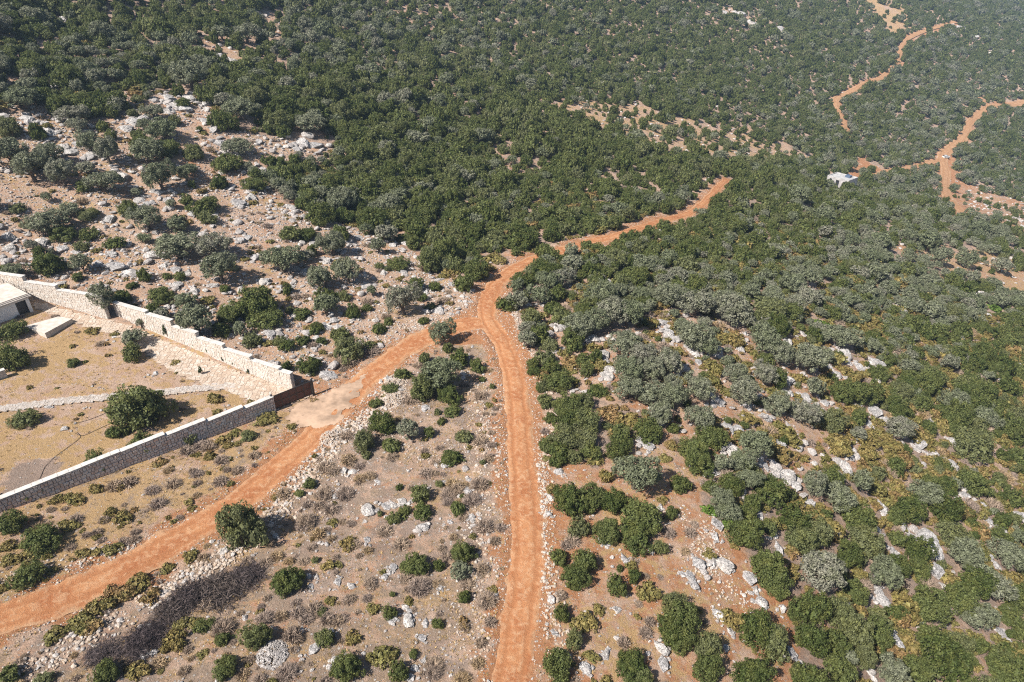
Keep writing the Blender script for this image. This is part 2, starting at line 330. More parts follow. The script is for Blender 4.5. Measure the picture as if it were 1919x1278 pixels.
def hfull(x, y):
    h = cap_far(hs(x, y), y); px, py, d = project(x, y, h); w, e = flat_w(x, y)
    return h + (1-w)*bumps(x, y, px, py, d) - 0.14*w
NX, NY = 540, 600
_u = np.linspace(-1, 1, NX); gx = -8 + 21.0*np.sinh(4.95*_u)
_v0, _v1 = np.arcsinh(-70/30.0), np.arcsinh(2300/30.0); gy = 62 + 30.0*np.sinh(np.linspace(np.arcsinh(-150/30.0), _v1, NY))
GX, GY = np.meshgrid(gx, gy); GXf, GYf = GX.ravel(), GY.ravel()
_h = cap_far(hs(GXf, GYf), GYf); gpx, gpy, gd = project(GXf, GYf, _h); gw, ge = flat_w(GXf, GYf)
GZ = _h + (1-gw)*bumps(GXf, GYf, gpx, gpy, gd) - 0.14*gw
ii = (np.arange(NY-1)[:, None]*NX + np.arange(NX-1)[None]).ravel()
_q = np.stack([ii, ii+1, ii+NX+1, ii+NX], -1)
# land cover weights: red soil, straw, gravel, litter
wobx = gpx + 26*(fbm(GXf/5, GYf/5, 21)-0.5)*2; woby = gpy + 16*(fbm(GXf/5, GYf/5, 31)-0.5)*2
gz = zone(wobx, woby)
RED = {'ash': 0.0, 'dirt': 1.0, 'tan6': 0.6, 'scrub2': 0.5, '': .35, 'rocky': .32, 'scrub': .30, 'garden': .15, 'verge': .42, 'bare': .55, 'open': .45, 'tan': .3, 'tan2': .45, 'tan3': .5, 'tan4': .4, 'tan5': .75, 'rock2': .2, 'gap1': .3, 'gap2': .3}
STR = {'ash': 0.0, 'dirt': 0.05, 'tan6': 0.3, 'scrub2': 0.4, '': .15, 'rocky': .33, 'scrub': .48, 'garden': .55, 'verge': .72, 'bare': .42, 'open': .25, 'tan': .5, 'tan2': .5, 'tan3': .3, 'tan4': .6, 'tan5': .2, 'rock2': .2, 'gap1': .3, 'gap2': .3}
GRV = {'ash': 0.3, 'dirt': 0.3, 'tan6': 0.5, 'scrub2': 0.55, '': .15, 'rocky': .95, 'scrub': .62, 'garden': .15, 'verge': .25, 'bare': .40, 'open': .7, 'tan': .6, 'tan2': .6, 'tan3': .5, 'tan4': .6, 'tan5': .4, 'rock2': .9, 'gap1': .7, 'gap2': .7}
LIT = {'ash': 1.0, 'dirt': 0.0, 'tan6': 0.1, 'scrub2': 0.3, '': .65, 'rocky': .25, 'scrub': .66, 'garden': .10, 'verge': .46, 'bare': .12, 'open': .2, 'tan': .3, 'tan2': .2, 'tan3': .2, 'tan4': .2, 'tan5': .1, 'rock2': .2, 'gap1': .2, 'gap2': .2}
att = np.zeros((len(GXf), 4), np.float32)
for k, tab in enumerate((RED, STR, GRV, LIT)):
    for zn, v in tab.items(): att[gz == zn, k] = v
_rd = sstep(3.2, 0.0, ge + 3.6*(fbm(GXf/2, GYf/2, 5)-0.5)); att[:, 0] = np.maximum(att[:, 0], 0.85*_rd); att[:, 2] = np.maximum(att[:, 2], 0.55*_rd); att[:, 1] *= 1-0.75*_rd; att[:, 3] *= 1-0.8*_rd
att[:, 0] += 0.5*(fbm(GXf/9, GYf/9, 77)-0.5); att[:, 1] += 0.7*(fbm(GXf/6, GYf/6, 87)-0.5); att[:, 2] += 0.6*(fbm(GXf/5, GYf/5, 97)-0.5)
att = np.clip(att, 0, 1)
def ground_mat():
    t = NT('stony red soil'); a = t.n('ShaderNodeVertexColor', layer_name='cover'); s = t.n('ShaderNodeSeparateColor'); t.l(a.outputs[0], s.inputs[0])
    R, G, B, A = s.outputs[0], s.outputs[1], s.outputs[2], a.outputs['Alpha']
    n1, n2, n3 = t.noise(0.5, 8, 0.65), t.noise(2.2, 8, 0.7), t.noise(9.0, 6, 0.7)
    red = t.mix(t.ramp(n2, 0.3, 0.7), (0.42, 0.185, 0.085), (0.53, 0.275, 0.145))
    soil = t.mix(t.ramp(n1, 0.3, 0.7), (0.50, 0.330, 0.230), (0.60, 0.440, 0.340))
    c = t.mix(t.ramp(t.math('ADD', R, t.math('MULTIPLY', t.math('SUBTRACT', t.noise(0.6, 9, 0.7), 0.5), 1.8)), 0.30, 0.75), soil, red)
    straw = t.mix(t.ramp(n3, 0.3, 0.7), (0.45, 0.285, 0.135), (0.58, 0.405, 0.205))
    c = t.mix(t.ramp(t.math('ADD', G, t.math('MULTIPLY', t.math('SUBTRACT', t.noise(0.9, 9, 0.7), 0.5), 2.4)), 0.40, 0.62, 0.0, 0.9), c, straw)
    c = t.mix(t.ramp(t.math('ADD', A, t.math('MULTIPLY', t.math('SUBTRACT', t.noise(0.45, 12, 0.78), 0.5), 3.0)), 0.42, 0.80, 0.0, 0.80), c, t.mix(n3, (0.25, 0.190, 0.160), (0.40, 0.315, 0.262)))
    hgt = n2
    for sc_, k in ((3.2, 0.42), (7.0, 0.40)):
        v = t.n('ShaderNodeTexVoronoi'); v.inputs['Scale'].default_value = sc_; v.inputs['Randomness'].default_value = 1.0; t.l(t.pos(), v.inputs['Vector'])
        sp = t.n('ShaderNodeSeparateColor'); t.l(v.outputs['Color'], sp.inputs[0])
        rad = t.math('MULTIPLY', sp.outputs[0], k)
        m = t.math('MULTIPLY', t.ramp(t.math('SUBTRACT', rad, v.outputs['Distance']), 0.0, 0.05), t.ramp(t.math('SUBTRACT', t.math('MULTIPLY', B, 1.15), sp.outputs[1]), 0.0, 0.04))
        c = t.mix(m, c, t.mix(sp.outputs[2], (0.46, 0.36, 0.28), (0.62, 0.58, 0.54)))
        hgt = t.math('ADD', hgt, t.math('MULTIPLY', m, 0.6))
    sp2 = t.noise(22.0, 5, 0.8); c = t.mix(t.ramp(sp2, 0.54, 0.70, 0.0, 0.45), c, t.mix(n1, (0.24, 0.160, 0.100), (0.31, 0.23, 0.17)))
    t.base(c, 0.95, 0.1); t.bump(t.math('ADD', hgt, t.math('ADD', n3, t.math('MULTIPLY', sp2, 0.6))), 1.0, 0.22); return t.m
M['ground'] = ground_mat()
_gm = mk_mesh('ground', np.stack([GXf, GYf, GZ], -1), _q, M['ground'], True)
_ca = _gm.color_attributes.new('cover', 'FLOAT_COLOR', 'POINT'); _ca.data.foreach_set('color', att.ravel())
obj('ground', _gm, label='stony red and straw coloured hillside soil', cat='ground', kind='structure')
def road_mat(name, dark, light, pale):
    t = NT(name); a = t.n('ShaderNodeAttribute', attribute_name='across'); x = a.outputs['Fac']
    n1, n2, n3 = t.noise(0.35, 8, 0.65), t.noise(1.8, 9, 0.7, dist=0.4), t.noise(11, 8, 0.75)
    c = t.mix(t.ramp(n1, 0.40, 0.60), tuple(v*0.9 for v in dark), light); c = t.mix(t.ramp(n2, 0.44, 0.66, 0.0, 0.85), c, pale)
    rut = t.math('ABSOLUTE', t.math('SUBTRACT', t.math('ABSOLUTE', x), 0.45)); m = t.ramp(t.math('ADD', rut, t.math('MULTIPLY', t.math('SUBTRACT', n2, 0.5), 0.35)), 0.04, 0.18, 0.85, 0.0)
    c = t.mix(m, c, t.mix(n2, tuple(v*0.78 for v in dark), light)); c = t.mix(t.ramp(n3, 0.56, 0.70, 0.0, 0.7), c, (0.62, 0.44, 0.30)); c = t.mix(t.ramp(t.noise(5.0, 8, 0.8), 0.56, 0.70, 0.0, 0.5), c, (0.33, 0.145, 0.065))
    edge = t.ramp(t.math('ADD', t.math('ABSOLUTE', x), t.math('MULTIPLY', t.math('SUBTRACT', t.noise(1.1, 9, 0.75), 0.5), 1.1)), 0.62, 0.95); c = t.mix(t.math('MULTIPLY', edge, 0.85), c, t.mix(n3, (0.44, 0.26, 0.145), (0.56, 0.36, 0.22)))
    t.base(c, 0.95, 0.1); t.bump(t.math('ADD', n2, n3), 0.9, 0.14); return t.m
M['road'] = road_mat('orange road dirt', (0.44, 0.172, 0.074), (0.51, 0.240, 0.112), (0.59, 0.355, 0.205))
M['road2'] = road_mat('far track dirt', (0.44, 0.225, 0.110), (0.50, 0.280, 0.150), (0.56, 0.370, 0.230))
ROADXY = []
for k_, (nm, L, hw, lb) in enumerate(ROADS):
    far = k_ >= 2; L = np.stack([np.interp(np.arange(0, len(L)-1, 0.5), np.arange(len(L)), L[:, q]) for q in (0, 1)], -1) if not far else L; T = np.gradient(L, axis=0); T /= np.linalg.norm(T, axis=1)[:, None]+1e-9; N = np.stack([-T[:, 1], T[:, 0]], -1)
    s = np.arange(len(L))*(0.5 if not far else 1.0); na = 25; A = np.linspace(-1, 1, na)
    tp = np.where(hw < 9, np.interp(L[:, 1], [100, 125], [1.0, 0.70]), 1.0) if nm == 'dirt_road' else 1.0 + 0*s
    wl = hw*tp*(1.16 + 0.7*(fbm(s/6.0, s*0+1, 41)-0.5) + 0.55*(fbm(s/1.7, s*0+5, 43)-0.5)); wr = hw*tp*(1.16 + 0.7*(fbm(s/6.0, s*0+9, 51)-0.5) + 0.55*(fbm(s/1.7, s*0+5, 53)-0.5))
    off = np.where(A[None] < 0, A[None]*wl[:, None], A[None]*wr[:, None])
    X = L[:, 0:1] + N[:, 0:1]*off; Y = L[:, 1:2] + N[:, 1:2]*off
    prof = 0.03*(1-np.abs(A)**3) - 0.13*np.abs(A)**4 - 0.05*np.exp(-((np.abs(A)-0.45)/0.13)**2)
    H = cap_far(hs(X, Y), Y); dep = project(X, Y, H)[2]; H = H + prof[None]*(1.0) + (0.03*(fbm(X/2.2, Y/2.2, 61)-0.5) + 0.34*np.abs(A)[None]**3*(fbm(X/0.7, Y/0.7, 67, 3)-0.5)) + (0.0012*dep if far else 0.0)
    V = np.stack([X, Y, H], -1).reshape(-1, 3); n = len(L); k = (np.arange(n-1)[:, None]*na + np.arange(na-1)[None]).ravel()
    me = mk_mesh(nm, V, np.stack([k, k+na, k+na+1, k+1], -1)[:, ::-1], M['road2' if far else 'road'], True)
    at = me.attributes.new('across', 'FLOAT', 'POINT'); at.data.foreach_set('value', np.tile(A, n).astype(np.float32))
    obj(nm, me, label=lb, cat='dirt road', kind='structure')
# ---------------------------------------------------------------- garden walls, gate, paving, buildings
def empty(name, loc, rz=0.0, label=None, cat=None, group=None):
    e = obj(name, None, None, loc, label, cat, group); e.rotation_euler.z = rz; e.empty_display_size = 0.3; return e
def face_stones(L, z0, z1, ydir, y0, r, row=0.27, g=0.012, pr=(0.02, 0.055)):
    # stones of one wall face in wall coordinates: x along, z up; the face looks along ydir; z0 is the lower edge as a function of x
    out = []; z = min(z0(0), z0(L))-0.1
    while z < z1-0.08:
        h = min(row*r.uniform(0.75, 1.3), z1-z); x = -r.uniform(0, 0.3)
        while x < L:
            w = r.uniform(0.24, 0.62); xa, xb = max(x, 0.0), min(x+w, L)
            if xb-xa > 0.08 and z+h > z0((xa+xb)/2)-0.15:
                p = r.uniform(*pr); j = lambda: r.uniform(-0.035, 0.035); i = r.uniform(0.02, 0.06)
                a = np.array([[xa+g+j()*.6, 0, z+g], [xb-g, 0, z+g+j()*.6], [xb-g+j()*.6, 0, z+h-g], [xa+g, 0, z+h-g+j()*.6]])
                c = a.mean(0); f = c + (a-c)*(1-i/0.14*0.35) + np.array([[j()*.5, 0, j()*.5] for _ in range(4)])
                a[:, 1] = y0 - ydir*0.02; f[:, 1] = y0 + ydir*(p + np.array([j() for _ in range(4)])*.5)
                out.append(np.concatenate([a, f]))
            x += w
        z += h
    V = np.concatenate(out); q = np.array([[4,5,6,7],[0,1,5,4],[1,2,6,5],[2,3,7,6],[3,0,4,7]])
    return V, np.concatenate([q+8*i for i in range(len(out))])
def stone_wall(A, B, cuts, tops, mats, label, seed, thick=0.55, group=None, cap=True, **fs):
    """Wall from A to B (xy) standing on the ground, stepped: cuts are distances along it, tops the top height of each length."""
    r = random.Random(seed); A = np.array(A[:2]); B = np.array(B[:2]); d = (B-A)/np.linalg.norm(B-A); rz = math.atan2(d[1], d[0])
    zb = float(hs(A[0], A[1])); root = empty('stone_wall', (A[0], A[1], zb), rz, label, 'wall', group)
    for i in range(len(tops)):
        x0, x1, zt = cuts[i], cuts[i+1], tops[i]-zb
        gl = lambda x: float(hs(A[0]+d[0]*x, A[1]+d[1]*x))-zb
        lo = min(gl(x0), gl(x1))-0.6
        seg = obj('wall_length', box_mesh('wall_length', [box(x0+0.004, x1-0.004, -thick/2+0.03, thick/2-0.03, lo, zt-0.02)], M[mats[1]]), root)
        parts = []
        for yd in (-1, 1):
            v, q = face_stones(x1-x0, lambda x: gl(x0+x)-0.25, zt-0.03, yd, yd*(thick/2-0.03), r, **fs); v[:, 0] += x0; parts.append((v, q))
        for xe, sx in ((x0, -1), (x1, 1)):                    # the stepped ends
            nb = i-1 if sx < 0 else i+1; zlow = (tops[nb]-zb) if 0 <= nb < len(tops) else lo
            if zlow < zt-0.15:
                v, q = face_stones(thick-0.08, lambda x: max(zlow-0.1, lo), zt-0.03, sx, 0.0, r, **fs)
                parts.append((np.stack([xe-sx*0.02+v[:, 1], v[:, 0]-(thick-0.08)/2, v[:, 2]], -1), q))
        v, q = join(parts); s = obj('wall_stones', mk_mesh('wall_stones', v, q, M[mats[0]]), seg, kind='stuff')
        if cap:
            bl = []; x = x0-0.05
            while x < x1+0.02:
                w = min(r.uniform(0.9, 1.5), x1+0.05-x)
                b = box(x+0.006, x+w-0.006, -thick/2-0.07, thick/2+0.07, zt-0.015, zt+0.085); b[:, 2] += r.uniform(-0.012, 0.012); bl.append(b); x += w
            for b in bl:
                obj('coping_slab', box_mesh('coping_slab', [b], M['coping'], 0.012), seg)
    return root
def cuts_tops(A, B, marks, ext):
    """marks: photo points of the coping where the wall steps, from A outwards; ext metres past the last mark."""
    A2 = np.array(A[:2]); d = np.array(B[:2])-A2; d /= np.linalg.norm(d); cuts = [0.0]; tops = []; last = None
    for (x, y), (x2, y2) in zip(marks[:-1], marks[1:]):
        z1, p1 = top_z(x, y, A, B); z2, p2 = top_z(x2, y2, A, B); cuts.append(float((p2-A2)@d)); tops.append(float(z1*.5+z2*.5))
    cuts[-1] += ext; return cuts, tops
# front wall (grey-pink outer face), from the gate to beyond the frame
c_, t_ = cuts_tops(G_L, FW1, [(508,746),(454,763),(384,788),(307,813),(223,845),(0,933)], 14)
print('front wall', [round(x,1) for x in c_], [round(x,2) for x in t_], [round(float(hs(G_L[0]+(FW1-G_L)[0]/np.linalg.norm((FW1-G_L)[:2])*x, G_L[1]+(FW1-G_L)[1]/np.linalg.norm((FW1-G_L)[:2])*x)),2) for x in c_])
stone_wall(G_L, FW1, c_, t_, ('wallstone2', 'mortar'), 'grey pink stone wall with pale coping, stepping up from the gate beside the dirt track', 3, row=0.34, g=0.022, pr=(0.04, 0.11))
# upper wall, white inner face, gate to the gap by the olive
c_, t_ = cuts_tops(UW0, UW1, [(575,710),(525,692),(471,671),(420,650),(370,628),(323,606),(274,582),(226,571)], 1.3)
print('upper wall', [round(x,1) for x in c_], [round(x,2) for x in t_], [round(float(hs(UW0[0]+(UW1-UW0)[0]/np.linalg.norm((UW1-UW0)[:2])*x, UW0[1]+(UW1-UW0)[1]/np.linalg.norm((UW1-UW0)[:2])*x)),2) for x in c_])
stone_wall(UW0, UW1, c_, t_, ('wallstone', 'mortar2'), 'white stepped stone wall climbing from the gate along the paved drive', 5)
c_, t_ = cuts_tops(VW0, VW1, [(205,560),(107,539),(46,523),(0,507)], 18)
print('far wall', [round(x,1) for x in c_], [round(x,2) for x in t_])
stone_wall(VW0, VW1, c_, t_, ('wallstone', 'mortar2'), 'tall white stone retaining wall behind the olive, above the small white house', 8)
# retaining stub at the picture's edge
_s0, _s1 = on_ground(14, 706), on_ground(-60, 728)
stone_wall(_s0, _s1, [0, float(np.linalg.norm(_s1[:2]-_s0[:2]))], [float(hs(_s0[0], _s0[1]))+1.1], ('wallstone', 'mortar2'), 'short low stone wall end under the dark trees in the garden', 9, 0.5)
# gate
def gate():
    d = G_R[:2]-G_L[:2]; L = float(np.linalg.norm(d)); zb = max(G_L[2], G_R[2])+0.02
    rt = empty('sliding_gate', (G_L[0], G_L[1], zb), math.atan2(d[1], d[0]), 'dark brown metal panel gate closing the paved drive between two stone walls', 'gate')
    H = 2.05; n = 5; fr = []
    for z in (0.10, 1.07, H-0.06): fr.append(box(0.02, L-0.02, -0.045, 0.045, z-0.05, z+0.05))
    for i in range(n+1):
        x = 0.06 + (L-0.12)*i/n; fr.append(box(x-0.05, x+0.05, -0.048, 0.048, 0.05, H-0.012))
    obj('frame', box_mesh('frame', fr, M['gateframe']), rt)
    for i in range(n):
        for z0, z1 in ((0.155, 1.015), (1.125, H-0.115)):
            x0 = 0.06+(L-0.12)*i/n+0.055; x1 = 0.06+(L-0.12)*(i+1)/n-0.055; bl = []
            k = 7
            for j in range(k):
                a = x0+(x1-x0)*j/k; b = x0+(x1-x0)*(j+1)/k; bl.append(box(a+0.006, b-0.006, -0.02, 0.02, z0, z1))
            obj('panel', box_mesh('panel', bl, M['gate']), rt)
    for x in (-0.16, L+0.16):
        p = obj('gate_post', box_mesh('gate_post', [box(x-0.13, x+0.13, -0.13, 0.13, -0.8, H+0.05)], M['gateframe'], 0.01), rt)
        bm = bmesh.new(); bmesh.ops.create_uvsphere(bm, u_segments=10, v_segments=7, radius=0.15); bmesh.ops.translate(bm, verts=bm.verts, vec=(x, 0, H+0.26))
        bmesh.ops.create_cone(bm, segments=8, radius1=0.09, radius2=0.07, depth=0.12, cap_ends=True, matrix=Matrix.Translation((x, 0, H+0.10)))
        me = bpy.data.meshes.new('post_lamp'); bm.to_mesh(me); bm.free(); me.materials.append(M['lamp']); obj('post_lamp', me, p)
gate()
# paved drive: a bed with irregular flat stones
def paving(poly, cell, lift, mat, seed, hole=None):
    r = np.random.default_rng(seed); P = np.array(poly); x0, y0 = P.min(0)-1; x1, y1 = P.max(0)+1
    nx, ny = int((x1-x0)/cell)+2, int((y1-y0)/cell)+2; I, J = np.meshgrid(np.arange(nx), np.arange(ny), indexing='ij')
    X = x0+(I+0.5*(J % 2)+r.uniform(-.34, .34, I.shape))*cell; Y = y0+(J+r.uniform(-.34, .34, I.shape))*cell
    C = np.stack([X, Y], -1); q = np.stack([C[:-1, :-1], C[1:, :-1], C[1:, 1:], C[:-1, 1:]], 2).reshape(-1, 4, 2); ctr = q.mean(1)
    q = q[in_poly(ctr[:, 0], ctr[:, 1], poly)]; ctr = q.mean(1, keepdims=True); top = ctr+(q-ctr)*0.86; bot = ctr+(q-ctr)*0.93; n = len(q)
    hz = hs(q.reshape(-1, 2)[:, 0], q.reshape(-1, 2)[:, 1]).reshape(n, 4); t = lift+r.uniform(-.012, .012, (n, 1))
    V = np.concatenate([np.concatenate([bot, (hz-0.05)[..., None]], -1), np.concatenate([top, (hz+t)[..., None]], -1)], 1).reshape(-1, 3)
    f = np.array([[4,5,6,7],[0,1,5,4],[1,2,6,5],[2,3,7,6],[3,0,4,7]]); return V, (f[None]+8*np.arange(n)[:, None, None]).reshape(-1, 4)
def poly_sheet(poly, lift, cell=0.7, rag=0.0):
    P = np.array(poly); x0, y0 = P.min(0); x1, y1 = P.max(0); xs = np.arange(x0, x1+cell, cell); ys = np.arange(y0, y1+cell, cell); X, Y = np.meshgrid(xs, ys)
    cx, cyy = (X[:-1, :-1]+cell/2), (Y[:-1, :-1]+cell/2); keep = in_poly(cx.ravel()+rag*(fbm(cx.ravel()/1.1, cyy.ravel()/1.1, 5)-0.5), cyy.ravel()+rag*(fbm(cx.ravel()/1.1, cyy.ravel()/1.1, 15)-0.5), poly); nx = len(xs)
    k = (np.arange(len(ys)-1)[:, None]*nx+np.arange(nx-1)[None]).ravel()[keep]; Xr, Yr = X.ravel(), Y.ravel()
    Zr = hs(Xr, Yr)+lift; return np.stack([Xr, Yr, Zr], -1), np.stack([k, k+1, k+nx+1, k+nx], -1)
dv = obj('driveway', mk_mesh('driveway', *poly_sheet(DRIVE_W, 0.0), M['paverbed'], True), label='cream crazy paved drive from the gate up to the small house', cat='driveway', kind='structure')
obj('paving_stones', mk_mesh('paving_stones', *paving(DRIVE_W, 0.46, 0.035, None, 4), M['paver']), dv, kind='stuff')
_n = np.gradient(PATHL, axis=0); _n /= np.linalg.norm(_n, axis=1)[:, None]; _n = np.stack([-_n[:, 1], _n[:, 0]], -1)
PATH_W = [tuple(p) for p in np.concatenate([PATHL+_n*0.62, (PATHL-_n*0.62)[::-1]])]
gp = obj('garden_path', mk_mesh('garden_path', *poly_sheet(PATH_W, 0.0, 0.3), M['paverbed'], True), label='narrow pale stone path crossing the walled garden', cat='path', kind='structure')
obj('path_stones', mk_mesh('path_stones', *paving(PATH_W, 0.34, 0.03, None, 6), M['pathstone']), gp, kind='stuff')
obj('gate_apron', mk_mesh('gate_apron', *poly_sheet(APRON_W, 0.03, 0.1, 2.2), M['concrete'], True), label='worn pale concrete apron outside the gate', cat='pavement', kind='structure')
# small white house at the left edge
def white_house():
    C = on_ground(63, 583); E = on_ground(0, 606); d = (E-C)[:2]; d /= np.linalg.norm(d); zb = float(C[2])-0.1
    rt = empty('white_house', (C[0], C[1], zb), math.atan2(d[1], d[0]), 'small white flat roofed house with a dark doorway beside the paved drive', 'house')
    L, D, H = 11.0, 6.5, 2.35                                 # x along the front, -y is back (front faces +y side of the local frame or not)
    s = -1.0                                                  # the house stands on the side away from the camera
    y0, y1 = (0, s*D) if s > 0 else (s*D, 0)
    wl = [box(0.0, 0.45, -0.25, -0.0, -0.8, H), box(1.75, L, -0.25, 0.0, -0.8, H), box(0.45, 1.75, -0.25, 0.0, 2.10, H), box(0, 0.25, -D, -0.254, -0.8, H), box(L-0.25, L, -D, -0.254, -0.8, H), box(0.254, L-0.254, -D, -D+0.25, -0.8, H)]
    obj('wall', box_mesh('wall', wl, M['plaster']), rt)
    rf = obj('roof', box_mesh('roof', [box(-0.35, L+0.3, -D-0.3, 0.35, H+0.003, H+0.22)], M['roof'], 0.02), rt)
    for y in (0.10, -0.35): obj('roof_kerb', box_mesh('roof_kerb', [box(-0.30, L+0.25, y-0.07, y+0.07, H+0.223, H+0.36)], M['roof'], 0.01), rf)
    dr = obj('door', box_mesh('door', [box(0.50, 1.70, -0.20, -0.14, -0.3, 2.08)], M['dark']), rt)
    obj('door_frame', box_mesh('door_frame', [box(0.453, 0.52, -0.13, 0.02, -0.3, 2.097), box(1.68, 1.747, -0.13, 0.02, -0.3, 2.097)], M['gateframe']), dr)
    obj('window', box_mesh('window', [box(6.4, 7.7, -0.05, 0.03, 1.0, 1.9)], M['dark']), rt)
    return rt, C, d
wh, WC, WD = white_house()
def flip_side(rt):                                            # the house body must lie on the far side of its front
    pass
def slab(name, pix, h, mat, label, cat):
    p, _ = ground([a for a, b in pix], [b for a, b in pix]); z = p[:, 2].max()+h; n = len(p)
    V = np.concatenate([np.c_[p[:, :2], p[:, 2]-0.5], np.c_[p[:, :2], np.full(n, z)]]); bm = bmesh.new(); vs = [bm.verts.new(v) for v in V]
    bm.faces.new(vs[n:]); bm.faces.new(vs[:n][::-1])
    for i in range(n): bm.faces.new([vs[i], vs[(i+1) % n], vs[n+(i+1) % n], vs[n+i]])
    bmesh.ops.recalc_face_normals(bm, faces=bm.faces[:]); me = bpy.data.meshes.new(name); bm.to_mesh(me); bm.free(); me.materials.append(M[mat]); return obj(name, me, None, None, label, cat)
slab('terrace_slab', [(44,613),(110,596),(138,604),(88,634)], 0.10, 'roof', 'pale paved terrace slab in front of the small white house', 'terrace')
def fence():
    A, B = on_ground(55, 560), on_ground(-8, 535); rt = empty('wire_fence', A, 0.0, 'thin rusty post and wire fence behind the small white house', 'fence'); d = B-A; pts = []
    for k in range(4):
        p = d*(k/3); z = float(hs(A[0]+p[0], A[1]+p[1])-A[2]); q = (p[0], p[1], z); pts.append(q); v, f = tube([(q[0], q[1], z-0.4), (q[0], q[1], z+1.7)], 0.05, 6); obj('post', mk_mesh('post', v, f, M['bark']), rt)
    for h in (0.6, 1.1, 1.6):
        v, f = tube([(q[0], q[1], q[2]+h) for q in pts], 0.012, 4); obj('wire', mk_mesh('wire', v, f, M['gateframe']), rt)
fence()
for i, pl in enumerate(([(73,896),(84,873),(103,856),(128,838),(150,821),(149,815),(144,811)], [(140,812),(156,817),(190,802),(226,785)], [(137,796),(165,788),(190,778),(212,768)])):
    p, _ = ground([a for a, b in pl], [b for a, b in pl]); q = spline(p[:, :2], 0.6); z = hfull(q[:, 0], q[:, 1])+0.05; v, f = tube(np.c_[q, z], 0.022, 6)
    obj('garden_hose', mk_mesh('garden_hose', v, f, M['rubber'], True), None, None, ['black irrigation pipe curving over dry grass to the garden wall', 'black irrigation pipe lying below the big garden oak', 'thin black pipe on bare soil beside the big garden oak'][i], 'hose', 'garden hoses')
# far unfinished grey house
def far_house():
    p, t = ground([1574], [352]); p = p[0]; rt = empty('grey_house', (p[0], p[1], p[2]+1.4), math.radians(-52), 'unfinished pale grey concrete house alone in the far maquis', 'house')
    W, D, H = 9.0, 7.0, 3.4; bl = []
    bl += [box(-W/2, W/2, D/2-0.25, D/2, -4, H), box(-W/2, -W/2+0.25, -D/2+0.254, D/2-0.254, -2, H), box(W/2-0.25, W/2, -D/2+0.254, D/2-0.254, -2, H)]
    xs = [-W/2, -3.3, -2.3, -0.6, 0.8, 2.4, 3.3, W/2]
    for i in range(0, 7, 2): bl.append(box(xs[i], xs[i+1], -D/2, -D/2+0.25, -2, H))
    for i in (1, 3, 5): bl += [box(xs[i], xs[i+1], -D/2, -D/2+0.25, 2.5, H), box(xs[i], xs[i+1], -D/2, -D/2+0.25, -2, 0.3 if i == 3 else 1.0)]
    obj('wall', box_mesh('wall', bl, M['farhouse']), rt)
    for i in (1, 3, 5): obj('window', box_mesh('window', [box(xs[i]+0.01, xs[i+1]-0.01, -D/2+0.10, -D/2+0.15, (0.3 if i == 3 else 1.0)+0.01, 2.49)], M['dark']), rt)
    rf = obj('roof', box_mesh('roof', [box(-W/2+0.254, W/2-0.254, -D/2+0.254, D/2-0.254, H-0.6, H-0.35)], M['farhouse']), rt)
    obj('roof_hatch', box_mesh('roof_hatch', [box(0.6, 2.6, 0.6, 2.4, H-0.346, H+0.5)], M['tankblue']), rf)
far_house()
# white car on the far track
def car():
    p, t = ground([1772], [297]); p = p[0]; rt = empty('white_car', (p[0], p[1], p[2]+0.45), math.radians(15), 'small white car parked at the fork of the far wide track', 'car')
    def prism(prof, hw, name, mat, top=1.0):
        n = len(prof); V = np.array([(x, -hw*(top if z > 0.95 else 1), z) for x, z in prof]+[(x, hw*(top if z > 0.95 else 1), z) for x, z in prof]); bm = bmesh.new(); vs = [bm.verts.new(v) for v in V]
        bm.faces.new(vs[:n]); bm.faces.new(vs[n:][::-1])
        for i in range(n): bm.faces.new([vs[i], vs[n+i], vs[n+(i+1) % n], vs[(i+1) % n]])
        bmesh.ops.recalc_face_normals(bm, faces=bm.faces[:]); me = bpy.data.meshes.new(name); bm.to_mesh(me); bm.free(); me.materials.append(M[mat]); return me
    obj('body', prism([(-2.1, 0.3), (2.1, 0.3), (2.15, 0.62), (2.0, 0.85), (0.95, 0.95), (-1.9, 0.98), (-2.12, 0.8)], 0.88, 'body', 'car'), rt)
    obj('windows', prism([(1.0, 0.955), (0.35, 1.40), (-1.45, 1.42), (-1.95, 0.985)], 0.84, 'windows', 'glass', 0.84), rt)
    obj('roof', box_mesh('roof', [box(-1.45, 0.36, -0.70, 0.70, 1.425, 1.46)], M['car'], 0.01), rt)
    for x in (-1.35, 1.35):
        for y in (-0.86, 0.86):
            v, f = tube([(x, y-0.11, 0.32), (x, y+0.11, 0.32)], 0.32, 14); w = obj('wheel', mk_mesh('wheel', v, f, M['rubber']), rt)
            v, f = tube([(x, y-0.06, 0.32), (x, y+0.06, 0.32)], 0.2, 10); obj('rim', mk_mesh('rim', v, f, M['coping']), w)
car()
